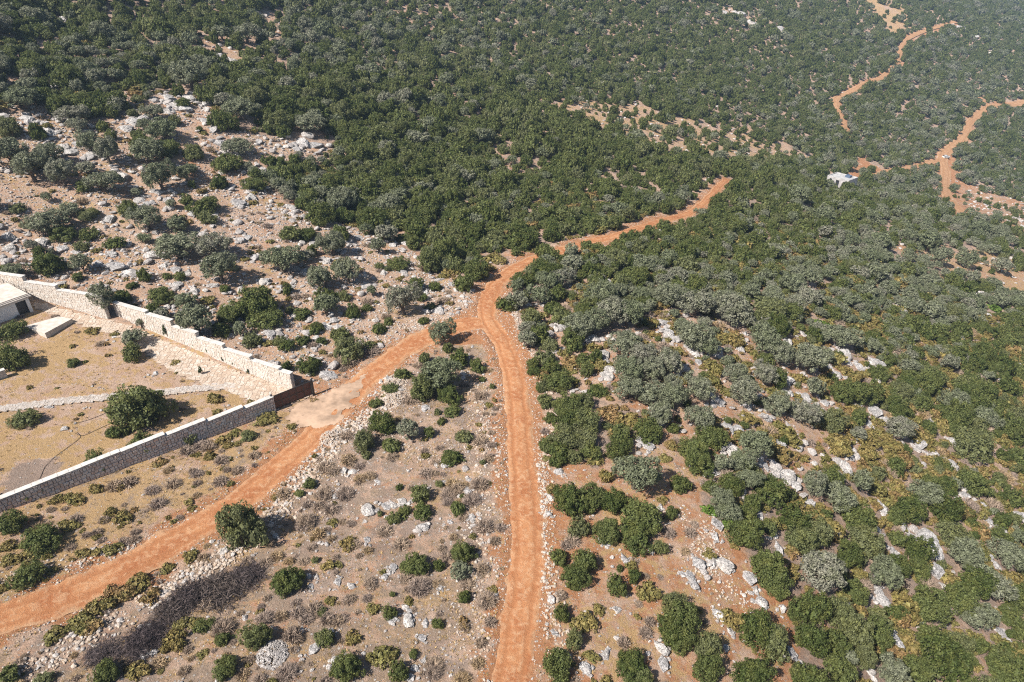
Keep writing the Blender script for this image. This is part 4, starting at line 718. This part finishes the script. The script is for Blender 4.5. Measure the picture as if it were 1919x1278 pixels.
for d0, d1, cell, seed in ((20, 170, 1.8, 1), (170, 420, 2.7, 2), (420, 1150, 3.9, 3)):
    X, Y, px, py, d, r = bands(d0, d1, cell, seed); n = len(X)
    wb = 14 if d1 < 200 else 46; z = zone(px+wb*(fbm(X/9, Y/9, 121)-0.5)*2, py+wb*0.6*(fbm(X/9, Y/9, 131)-0.5)*2); dens = np.array([DENS[k] for k in z])
    clump = fbm(X/11, Y/11, 141); dens = dens*np.clip(0.55+1.1*clump, 0.4, 1.0)
    dens *= 1-0.45*blob(px, py, 250, 170, 330, 110)*(fbm(X/14, Y/14, 143) > 0.5)
    dens *= 1-0.75*blob(px, py, 1680, 900, 330, 380)*(fbm(X/4, Y/4, 145) > 0.47)
    keep = r.uniform(size=n) < dens
    ol = 0.09 + 0.5*blob(px, py, 1330, 640, 260, 150) + 0.45*blob(px, py, 200, 330, 330, 170) + 0.35*blob(px, py, 1760, 250, 170, 160) + 0.4*blob(px, py, 1780, 480, 180, 110) + 0.3*blob(px, py, 1600, 560, 260, 110) + 0.3*blob(px, py, 650, 60, 300, 70)
    olm = r.uniform(size=n) < np.clip(ol + 0.5*(fbm(X/16, Y/16, 151)-0.5), 0.03, 0.8)
    R = np.where(olm, r.lognormal(0.34, 0.30, n), r.lognormal(0.24, 0.38, n))*(0.50+0.95*fbm(X/13, Y/13, 147))*np.where((px > 980) & (d < 170), 0.88, 1.08); R = np.clip(R*np.where((z != '') & (d > 170), 0.8, 1.0), 0.6, 3.0)*(1.0 if d1 < 900 else 1.35)
    w, e = road_w(X, Y); keep &= e > R*np.where((Y > 118) & (Y < 240), 0.55, np.where(Y >= 240, 0.25, 0.75))+0.2
    keep &= ~(in_poly(X, Y, DRIVE_W)); keep &= np.min(np.hypot(X[:, None]-HX[None, :, 0], Y[:, None]-HX[None, :, 1]), 1) > 6.5+R*0.5
    for A, B in ((VW0, VW1), (UW0, UW1)): keep &= seg_dist(X, Y, [A[:2], (A[:2]+B[:2])/2, B[:2], B[:2]+(B-A)[:2]*0.5], 30) > R+0.7
    i = np.nonzero(keep)[0]; i = i[~near_listed(X[i], Y[i], R[i])]
    for j in i: plants.append(['olive' if olm[j] else 'oak', X[j], Y[j], R[j], R[j]*r.uniform(0.95, 1.4)*(0.80 if olm[j] else 1.0)*(1.15 if d1 > 170 else 1.0), r.uniform(0, 6.28), 2*R[j]*F/d[j], px[j], py[j], '', False])
# low ochre cushions and grey thorn between the trees and on open ground
X, Y, px, py, d, r = bands(20, 170, 1.25, 11); n = len(X); z = zone(px, py)
cd = {'ash': 0.0, '': .22, 'dirt': .03, 'rocky': .22, 'scrub': .80, 'scrub2': .5, 'garden': .07, 'verge': .95, 'bare': .20, 'open': .7, 'tan2': .2}; dens = np.array([cd.get(k, .1) for k in z])+0.95*blob(px, py, 1650, 850, 450, 450)*(z == '')
keep = (r.uniform(size=n) < dens*np.where((z == 'scrub') | (z == 'verge'), np.clip(4.5*(fbm(X/6, Y/6, 161)-0.36), 0.15, 1.6), np.clip(0.3+1.4*fbm(X/8, Y/8, 161), 0, 1.3))); w, e = road_w(X, Y); R = np.clip(r.lognormal(-0.72, 0.5, n), 0.18, 1.3)*(1+0.6*((z == '') | (z == 'open'))); keep &= (e > R*0.8+0.2) & ~in_poly(X, Y, DRIVE_W) & (seg_dist(X, Y, PATHL, 4) > 1.0)
for A, B in ((G_L, FW1), (UW0, UW1), (VW0, VW1)): keep &= seg_dist(X, Y, [A[:2], (A[:2]+B[:2])/2, B[:2]], 30) > R+0.4
i = np.nonzero(keep)[0]; i = i[~near_listed(X[i], Y[i], R[i]*0.6, 0.8)]
for j in i:
    th = r.uniform() < {'scrub': .82, 'scrub2': .7, 'verge': .55, 'rocky': .45, 'bare': .5, 'garden': .6}.get(z[j], .12)
    plants.append(['thorn' if th else 'cushion', X[j], Y[j], R[j], R[j]*r.uniform(0.8, 1.15), r.uniform(0, 6.28), 2*R[j]*F/d[j], px[j], py[j], '', False])
print('plants', len(plants))
PZ = hfull(np.array([P[1] for P in plants]), np.array([P[2] for P in plants]))
NAME = {'oak': 'oak_shrub', 'olive': 'olive_tree', 'cushion': 'cushion_shrub', 'thorn': 'thorn_shrub', 'brush': 'brush_pile', 'bright': 'green_bush', 'cypress': 'cypress_sapling'}
CAT = {'oak': 'shrub', 'olive': 'olive tree', 'cushion': 'shrub', 'thorn': 'thorn bush', 'brush': 'brush pile', 'bright': 'bush', 'cypress': 'sapling'}
WORD = {'oak': 'dark green oak shrub', 'olive': 'grey green olive tree', 'cushion': 'ochre cushion shrub', 'thorn': 'grey dry thorn bush', 'brush': 'dead brush heap', 'bright': 'vivid green bush', 'cypress': 'thin young sapling'}
ORD = 'first second third fourth fifth sixth seventh eighth ninth tenth eleventh twelfth thirteenth fourteenth fifteenth sixteenth seventeenth eighteenth nineteenth twentieth'.split()
ORD += ['twenty-'+w for w in ORD[:9]]+['thirtieth']+['thirty-'+w for w in ORD[:9]]+['fortieth']+['forty-'+w for w in ORD[:9]]+['fiftieth']+['fifty-'+w for w in ORD[:9]]+['sixtieth']+['sixty-'+w for w in ORD[:9]]+['seventieth']
def region(px, py):
    z = zone(np.array([px]), np.array([py]))[0]
    if z in ('garden', 'ash'): return 'in the walled garden', 'the gate', (548, 755)
    if z == 'verge': return 'on the dry verge below the garden wall', 'the gate', (548, 755)
    if z == 'scrub': return 'on dry ground between both dirt tracks', 'their junction', (900, 610)
    if px < 1000 and py < 330: return 'high on the rocky hillside', 'the white house', (40, 580)
    if px < 930 and py < 760: return 'on stony ground above the white wall', 'the gate', (548, 755)
    if px < 1330 and py > 800: return 'on red ground past the straight road', 'the track junction', (900, 610)
    if py > 860: return 'on the steep lower slope', 'the straight road', (980, 1000)
    if px < 1300: return 'among white rocks beside the road bend', 'the track junction', (900, 610)
    return 'on the rocky olive slope', 'the track junction', (900, 610)
def maquis(px, py, k):
    w = {'oak': 'dark green oak shrub', 'olive': 'grey green olive tree', 'cushion': 'low ochre cushion shrub', 'thorn': 'grey dry thorn bush'}[k]
    z = zone(np.array([px]), np.array([py]))[0]
    p = {'scrub': 'on the dry ground between the two dirt tracks', 'verge': 'on the dry verge below the garden wall', 'garden': 'inside the walled garden', 'bare': 'on bare red soil past the straight road', 'open': 'among white rocks past the road bend', 'tan': 'in the far straw coloured clearing', 'rocky': 'on the stony slope above the white wall'}.get(z)
    if not p:
        if py < 480 and px < 640: p = 'in the thicket high on the hillside above the white wall'
        elif py < 480: p = 'in the closed maquis above the bend of the road'
        elif px < 1020: p = 'in the thicket above the track junction'
        elif py < 760: p = 'on the wooded slope below the curving road'
        else: p = 'on the steep slope falling away past the straight road'
    return f'{w} {p}', f'{w}es {p}' if w.endswith('sh') else f'{w}s {p}'
def lod_of(w): return 0 if w > 44 else (1 if w > 18 else 2)
inst = {}; count = {}
order = sorted(range(len(plants)), key=lambda i: (not plants[i][10], -plants[i][6] if (0 <= plants[i][7] < 1919 and 0 <= plants[i][8] < 1278) else 1e6))
reg = {}
for i in order:                                               # listed plants: numbered outwards from a landmark of their area
    P = plants[i]
    if P[10] and not P[9]:
        a, b, c = region(P[7], P[8]); reg.setdefault((P[0], a, b), []).append((math.hypot(P[7]-c[0], P[8]-c[1]), i))
for (k, a, b), L in reg.items():
    for n_, (_, i) in enumerate(sorted(L)):
        plants[i][9] = f'{WORD[k]} {a}, {ORD[n_]} from {b}' if len(L) > 1 else f'{WORD[k]} {a}, the only one there'
GRP = {'oak': 'oak shrubs of the maquis', 'olive': 'olive trees on the hillside', 'cushion': 'low cushion shrubs', 'thorn': 'dry thorn bushes', 'brush': 'heaps of dead brush', 'bright': 'vivid green bushes', 'cypress': 'young saplings'}
for i in order:
    k, x, y, R, sz, rz, w, px, py, lab, listed = plants[i]; lod = lod_of(w); pr = PROTO[(k, lod)]; v = i % len(pr)
    seen = listed or (0 <= px < 1919 and 4 <= py < 1278)
    if count.get(k, 0) < 300 and seen:
        count[k] = count.get(k, 0)+1; g = GRP[k]
        if not lab: lab, g = maquis(px, py, k)
        nm = NAME[k]; zz = float(PZ[i])-0.06*R
        if k in ('oak', 'olive', 'cypress'):
            an = 0.86+0.28*((i*0.618) % 1); rt = empty(nm, (x, y, zz), rz, lab, CAT[k], g); rt.scale = (R*an, R/an, sz)
            obj('trunk', TRUNK[k][i % len(TRUNK[k])], rt); obj('crown', pr[v], rt)
        else:
            o = obj(nm, pr[v], None, (x, y, zz), lab, CAT[k], g); o.rotation_euler.z = rz; o.scale = (R, R, sz)
    else:
        inst.setdefault(k, []).append((x, y, float(PZ[i])-0.06*R, R, sz, rz, lod, v))
print('single plants', count, 'massed', {k: len(v) for k, v in inst.items()})
def scatter_object(name, k, L, label, cat):
    L = np.array(L); me = bpy.data.meshes.new(name); me.vertices.add(len(L)); me.vertices.foreach_set('co', L[:, :3].astype(np.float32).ravel())
    at = me.attributes.new('rot', 'FLOAT_VECTOR', 'POINT'); at.data.foreach_set('vector', np.stack([L[:, 0]*0, L[:, 0]*0, L[:, 5]], -1).astype(np.float32).ravel())
    at = me.attributes.new('scl', 'FLOAT_VECTOR', 'POINT'); at.data.foreach_set('vector', np.stack([L[:, 3]*(0.82+0.36*((L[:, 5]*7.7) % 1)), L[:, 3]*(0.82+0.36*((L[:, 5]*3.3) % 1)), L[:, 4]], -1).astype(np.float32).ravel())
    nv = len(PROTO[(k, 0)]); at = me.attributes.new('idx', 'INT', 'POINT'); at.data.foreach_set('value', (L[:, 6]*nv+L[:, 7]).astype(np.int32))
    o = obj(name, me, None, None, label, cat, None, 'stuff'); ng = bpy.data.node_groups.new(name+' scatter', 'GeometryNodeTree')
    ng.interface.new_socket('Geometry', in_out='INPUT', socket_type='NodeSocketGeometry'); ng.interface.new_socket('Geometry', in_out='OUTPUT', socket_type='NodeSocketGeometry')
    N, Lk = ng.nodes, ng.links; gi = N.new('NodeGroupInput'); go = N.new('NodeGroupOutput'); jn = N.new('GeometryNodeJoinGeometry')
    def attr(nm, ty): a = N.new('GeometryNodeInputNamedAttribute'); a.data_type = ty; a.inputs['Name'].default_value = nm; return a.outputs['Attribute']
    ar, as_, ai = attr('rot', 'FLOAT_VECTOR'), attr('scl', 'FLOAT_VECTOR'), attr('idx', 'INT')
    for q in np.unique((L[:, 6]*nv+L[:, 7]).astype(int)):
        po = bpy.data.objects.new('crown_source', PROTO[(k, q//nv)][q % nv]); oi = N.new('GeometryNodeObjectInfo'); oi.inputs['Object'].default_value = po
        cm = N.new('FunctionNodeCompare'); cm.data_type = 'INT'; cm.operation = 'EQUAL'; Lk.new(ai, cm.inputs[2]); cm.inputs[3].default_value = int(q)
        ip = N.new('GeometryNodeInstanceOnPoints'); Lk.new(gi.outputs[0], ip.inputs['Points']); Lk.new(cm.outputs[0], ip.inputs['Selection']); Lk.new(oi.outputs['Geometry'], ip.inputs['Instance']); Lk.new(ar, ip.inputs['Rotation']); Lk.new(as_, ip.inputs['Scale']); Lk.new(ip.outputs[0], jn.inputs[0])
    Lk.new(jn.outputs[0], go.inputs[0]); md = o.modifiers.new('scatter', 'NODES'); md.node_group = ng; return o
ST = {'oak': ('maquis', 'dense mass of dark green oak maquis covering the hillside', 'thicket'), 'olive': ('olive_thicket', 'grey green wild olives mixed through the far maquis', 'thicket'), 'cushion': ('low_scrub', 'low ochre scrub filling gaps between the trees', 'scrub'), 'thorn': ('dry_scrub', 'grey dry thorn scrub strewn over open ground', 'scrub')}
for k, L in inst.items():
    if k in ST: scatter_object(ST[k][0], k, L, ST[k][1], ST[k][2])
# ---------------------------------------------------------------- rocks, rubble, dry grass
def rock(seed, sub, cutn=7, rough=0.05):
    r = np.random.default_rng(seed); bm = bmesh.new(); bmesh.ops.create_icosphere(bm, subdivisions=sub, radius=1.0); bm.verts.ensure_lookup_table()
    V = np.array([v.co[:] for v in bm.verts]); T = np.array([[v.index for v in f.verts] for f in bm.faces]); bm.free()
    for _ in range(cutn):
        n = r.normal(size=3); n /= np.linalg.norm(n); q = V@n; dd = r.uniform(0.45, 0.85); V = V-np.outer(np.maximum(q-dd, 0), n)*0.96
    a = V*3.1; V = V*(1+rough*2*(fbm(a[:, 0]+a[:, 2]*0.7+9*seed, a[:, 1]-a[:, 2]*0.6, seed)-0.5)[:, None]+rough*(r.uniform(-.3, .3, (len(V), 1))))
    if sub > 3: b = V*6.3; V = V*(1+0.16*(fbm(b[:, 0]+b[:, 2]*1.3+5*seed, b[:, 1]+b[:, 2]*0.9, seed+3, 3)-0.5)[:, None])
    return V*np.array([1, 1, 0.8]), T
BOULD = [mk_mesh('boulder', *rock(900+i, 4, 9, 0.16), M['limestone']) for i in range(8)]
_p, _t = ground(np.array([q[0] for q in rl]), np.array([q[1] for q in rl])); _rr = np.random.default_rng(77); reg = {}
bz = hfull(_p[:, 0], _p[:, 1])
for i, q in enumerate(rl):
    if not q[4]: a, b, c = region(q[0], q[1]); reg.setdefault((a, b), []).append((math.hypot(q[0]-c[0], q[1]-c[1]), i))
blab = {}
for (a, b), L in reg.items():
    for n_, (_, i) in enumerate(sorted(L)): blab[i] = f'pale limestone boulder {a}, {ORD[n_]} from {b}' if n_ < 60 else f'pale limestone boulder {a}, far from {b}'
nb = 0; extra_rocks = []
for i in sorted(range(len(rl)), key=lambda i: -rl[i][2]):
    q = rl[i]; p = _p[i]; t = _t[i]; R = 0.5*q[2]*t/F*1.22; ratio = min(max(q[3]/q[2], 0.4), 1.7)
    if nb < 300:
        o = obj('boulder', BOULD[i % 8], None, (p[0], p[1], float(bz[i])-R*0.06), q[4] or blab[i], 'boulder', 'limestone boulders'); nb += 1
        o.rotation_euler = (_rr.uniform(-.15, .15), _rr.uniform(-.15, .15), _rr.uniform(-.5, .5)); o.scale = (R, R*min(1.5, ratio*1.25), R*(0.45+0.35*min(ratio, 1.3)))
    for _ in range(5): extra_rocks.append((p[0]+_rr.normal()*R*1.0, p[1]+_rr.normal()*R*1.0, R*_rr.uniform(0.2, 0.55)))
print('boulders', nb, len(extra_rocks))
SMALL = [rock(950+i, 1, 3, 0.10) for i in range(6)]; MID = [rock(970+i, 2, 6, 0.12) for i in range(5)]
def bake_stones(name, pts, R, mat, label, cat, protos, seed):
    r = np.random.default_rng(seed); pts = np.asarray(pts); R = np.asarray(R); k = r.integers(0, len(protos), len(pts)); parts = []
    z = hfull(pts[:, 0], pts[:, 1])
    for i in range(len(protos)):
        m = k == i
        if not m.any(): continue
        n = m.sum(); S = R[m][:, None]*np.stack([r.uniform(.8, 1.3, n), r.uniform(.7, 1.1, n), r.uniform(.5, .95, n)], -1)
        parts.append(instance_merge(protos[i], np.c_[pts[m], z[m]+R[m]*0.18], S, r.uniform(0, 6.28, n), r.uniform(-.4, .4, n)))
    v, q = join(parts); return obj(name, mk_mesh(name, v, q, M[mat]), None, None, label, cat, None, 'stuff')
# belts of rubble along tracks (photo pixels), with half width and stones per metre
BELT = [([(955,560),(975,618),(1004,674),(1025,738),(1036,784),(1022,850),(1018,885),(1022,956),(1022,1062),(1036,1116),(1043,1187),(1050,1278)], 0.9, 9, (.07, .26)),
 ([(722,738),(692,792),(640,812),(602,868),(560,905),(530,945),(505,975)], 1.5, 22, (.08, .34)), ([(448,1028),(392,1062),(330,1090),(280,1128)], 1.2, 22, (.08, .32)), ([(220,1160),(130,1215),(40,1262)], 1.4, 16, (.08, .30)),
 ([(382,984),(310,1016),(200,1034),(100,1062),(0,1092)], 1.3, 10, (.06, .22)), ([(900,712),(904,780),(925,832),(905,900),(895,980),(905,1060),(880,1150),(900,1220)], 1.6, 9, (.06, .24)),
 ([(760,620),(830,590),(880,560)], 2.0, 12, (.07, .25)), ([(735,715),(745,735),(730,752)], 1.6, 60, (.06, .16)), ([(700,800),(760,840),(830,850),(900,830)], 2.2, 9, (.06, .2)),
 ([(640,640),(700,640),(760,600)], 2.5, 10, (.06, .24)), ([(1000,590),(1020,640),(1060,720)], 1.0, 6, (.06, .2)), ([(1270,960),(1330,1020),(1340,1080),(1400,1140)], 2.0, 12, (.06, .22)), ([(590,860),(640,900),(600,960)], 2.5, 8, (.06, .2)),
 ([(60,560),(120,565),(180,585)], 1.2, 10, (.06, .18)), ([(1340,980),(1310,1030),(1310,1080)], 1.2, 10, (.06, .2))]
r = np.random.default_rng(31); bp = []; bR = []
for pix, hw, den, (a, b) in BELT:
    L = road_line(pix, 0.5); n = int(len(L)*0.5*den*2.2); i = r.integers(0, len(L), n); q = L[i]+r.normal(size=(n, 2))*hw*0.55; bp.append(q); bR.append(a+(b-a)*r.beta(1.0, 3.6, n))
bp = np.concatenate(bp); bR = np.concatenate(bR); w, e = road_w(bp[:, 0], bp[:, 1]); m = (e > -0.15) & ~in_poly(bp[:, 0], bp[:, 1], DRIVE_W) & ~in_poly(bp[:, 0], bp[:, 1], APRON_W); bp, bR = bp[m], bR[m]
bake_stones('roadside_rubble', bp, bR*1.25, 'rubble', 'cream rubble banked along the edges of the dirt tracks', 'rubble', SMALL, 1)
# loose pale stones over open ground
X, Y, px, py, d, r = bands(20, 170, 0.52, 21); z = zone(px, py); pr = np.array([{'rocky': 1.25, 'scrub': .30, 'scrub2': .35, 'open': .40, 'dirt': .06, 'bare': .13, 'verge': .08, 'garden': .012, '': .02}.get(k, .03) for k in z])
pr = pr*np.clip(2.4*(fbm(X/4, Y/4, 171)-0.25), 0.05, 1.6); w, e = road_w(X, Y)
m = (r.uniform(size=len(X)) < pr) & (e > 0.1) & ~in_poly(X, Y, DRIVE_W) & ~in_poly(X, Y, APRON_W); pts = np.stack([X[m], Y[m]], -1); R = 0.06+0.40*r.beta(1.0, 6.0, m.sum()); R *= np.where(z[m] == 'rocky', 1.35, 1.0)
bake_stones('loose_stones', pts, R, 'greystone', 'loose pale stones strewn over the open ground', 'stones', SMALL, 2)
# angular ledges on the rocky slopes
X, Y, px, py, d, r = bands(20, 170, 1.25, 23); z = zone(px, py); pr = np.array([{'rocky': .55, 'open': .32, '': .045, 'dirt': 0.0, 'scrub': .025, 'bare': .02, 'gap1': .4, 'gap2': .4}.get(k, .0) for k in z])*np.clip(3*(fbm(X/7, Y/7, 181)-0.30), 0, 1.5)
w, e = road_w(X, Y); m = (r.uniform(size=len(X)) < pr) & (e > 0.9) & (seg_dist(X, Y, [UW0[:2], UW1[:2], VW1[:2]], 40) > 1.2); pts = np.concatenate([np.stack([X[m], Y[m]], -1), np.array(extra_rocks)[:, :2]]); R = np.concatenate([0.24+0.75*r.beta(1.2, 3.4, m.sum()), np.array(extra_rocks)[:, 2]])
bake_stones('rock_outcrop', pts, R, 'greystone', 'broken grey limestone outcrops on the rocky slope', 'rocks', MID, 3)
X, Y, px, py, d, r = bands(170, 420, 2.2, 25); z = zone(px, py); pr = np.array([{'tan': .10, 'tan2': .18, 'tan3': .2, 'rocky': .15, 'gap1': .35, 'gap2': .35, 'rock2': .8}.get(k, .010) for k in z]); m = r.uniform(size=len(X)) < pr
pts = np.stack([X[m], Y[m]], -1); bake_stones('far_rocks', pts, 0.35+0.9*r.beta(1.2, 3, m.sum()), 'greystone', 'pale rocks showing between the far trees', 'rocks', MID, 4)
# gravel on and beside the dirt roads
r = np.random.default_rng(63); gp_ = []; gR = []
for nm, L, hw, lb in ROADS[:2]:
    n = len(L)*26; i = r.integers(1, len(L), n); t_ = L[i]-L[i-1]; t_ /= np.linalg.norm(t_, axis=1)[:, None]; Li = L[i]+t_*r.uniform(-.6, .6, (n, 1)); side = np.where(r.uniform(size=n) < 0.22, r.uniform(-.9, .9, n), np.sign(r.normal(size=n))*r.uniform(0.85, 1.75, n)); gp_.append(Li+np.stack([-t_[:, 1], t_[:, 0]], -1)*(side*hw)[:, None]); gR.append(np.where(np.abs(side) < 0.9, r.uniform(.03, .065, n), 0.035+0.13*r.beta(1, 4, n)))
gp_ = np.concatenate(gp_); gR = np.concatenate(gR); m = ~in_poly(gp_[:, 0], gp_[:, 1], DRIVE_W) & ~in_poly(gp_[:, 0], gp_[:, 1], APRON_W); bake_stones('road_gravel', gp_[m], gR[m]*1.2, 'rubble', 'small orange pale gravel on the dirt roads and their shoulders', 'gravel', SMALL, 7)
# white gravel heap
def heap(pxy, rad, n, label, mat):
    p = on_ground(*pxy); r = np.random.default_rng(int(pxy[0])); a = r.uniform(0, 6.28, n); q = np.sqrt(r.uniform(0, 1, n))*rad; pts = np.stack([p[0]+q*np.cos(a), p[1]+q*1.1*np.sin(a)], -1); parts = []; z = hfull(pts[:, 0], pts[:, 1])+0.35*(1-(q/rad)**2)
    R = r.uniform(.06, .14, n); parts.append(instance_merge(SMALL[1], np.c_[pts, z], np.stack([R, R*.9, R*.8], -1), a*3, a-3)); v, f = join(parts); return obj('stone_heap', mk_mesh('stone_heap', v, f, M[mat]), None, None, label, 'stone heap', None, 'stuff')
heap((512, 1228), 1.25, 520, 'heap of small white stones beside a dark green shrub', 'greystone'); heap((742, 716), 1.6, 420, 'cream stone heap at the edge of the dark shrubs by the track', 'rubble'); heap((735, 752), 1.6, 420, 'second cream stone heap below the dark shrubs by the track', 'rubble'); heap((622, 820), 1.6, 380, 'cream stone heap below the gate apron beside the track', 'rubble')
# dry grass
def tuft(seed, n=9):
    r = np.random.default_rng(seed); a = r.uniform(0, 6.28, n); b = np.stack([np.cos(a), np.sin(a), a*0], -1)*r.uniform(0, .25, (n, 1)); t = b+np.stack([np.cos(a)*r.uniform(.2, .9, n), np.sin(a)*r.uniform(.2, .9, n), r.uniform(.35, .9, n)], -1); s = np.stack([-np.sin(a), np.cos(a), a*0], -1)*0.10
    return np.stack([b-s, b+s, t], 1).reshape(-1, 3), np.arange(3*n).reshape(-1, 3)
X, Y, px, py, d, r = bands(20, 170, 0.46, 27); z = zone(px, py); pr = np.array([{'scrub': .75, 'scrub2': .45, 'verge': .85, 'garden': .34, 'rocky': .18, 'bare': .20, 'open': .10, '': .02}.get(k, .05) for k in z])*np.clip(2.6*(fbm(X/3.5, Y/3.5, 191)-0.28), 0.05, 1.5)
w, e = flat_w(X, Y); pr = np.maximum(pr, 0.5*sstep(1.6, 0.2, e)*(d < 120)*np.clip(2.5*(fbm(X/3, Y/3, 195)-0.3), 0, 1)); m = (r.uniform(size=len(X)) < pr) & (w < 0.2) & (e > 0.12); pts = np.stack([X[m], Y[m]], -1); hz = hfull(pts[:, 0], pts[:, 1]); k = r.integers(0, 4, m.sum()); parts = []
for i in range(4):
    q = k == i; n = q.sum(); R = r.uniform(.10, .32, n); parts.append(instance_merge(tuft(i), np.c_[pts[q], hz[q]], np.stack([R, R, R*r.uniform(.6, 1.1, n)], -1), r.uniform(0, 6.28, n)))
v, q = join(parts); obj('dry_grass', mk_mesh('dry_grass', v, q, M['straw']), None, None, 'dry straw coloured grass over the open ground', 'grass', None, 'stuff'); print('tufts', len(pts))
# ---------------------------------------------------------------- haze: one closed box of even air round everything
zmin = float(GZ.min())-1.5; zmax = max(float(GZ.max())+12, CAMZ+4)
hm = bpy.data.materials.new('haze'); hm.use_nodes = True; ht = hm.node_tree
for n in list(ht.nodes):
    if n.type != 'OUTPUT_MATERIAL': ht.nodes.remove(n)
pv = ht.nodes.new('ShaderNodeVolumePrincipled'); pv.inputs['Color'].default_value = (0.52, 0.74, 1.0, 1); pv.inputs['Density'].default_value = 0.00026; pv.inputs['Anisotropy'].default_value = 0.2
ht.links.new(pv.outputs[0], [n for n in ht.nodes if n.type == 'OUTPUT_MATERIAL'][0].inputs['Volume'])
obj('haze', box_mesh('haze', [box(float(gx.min())-5, float(gx.max())+5, float(gy.min())-5, float(gy.max())+5, zmin, zmax)], hm), None, None, 'thin blue summer haze over the hillside', 'haze', None, 'stuff')
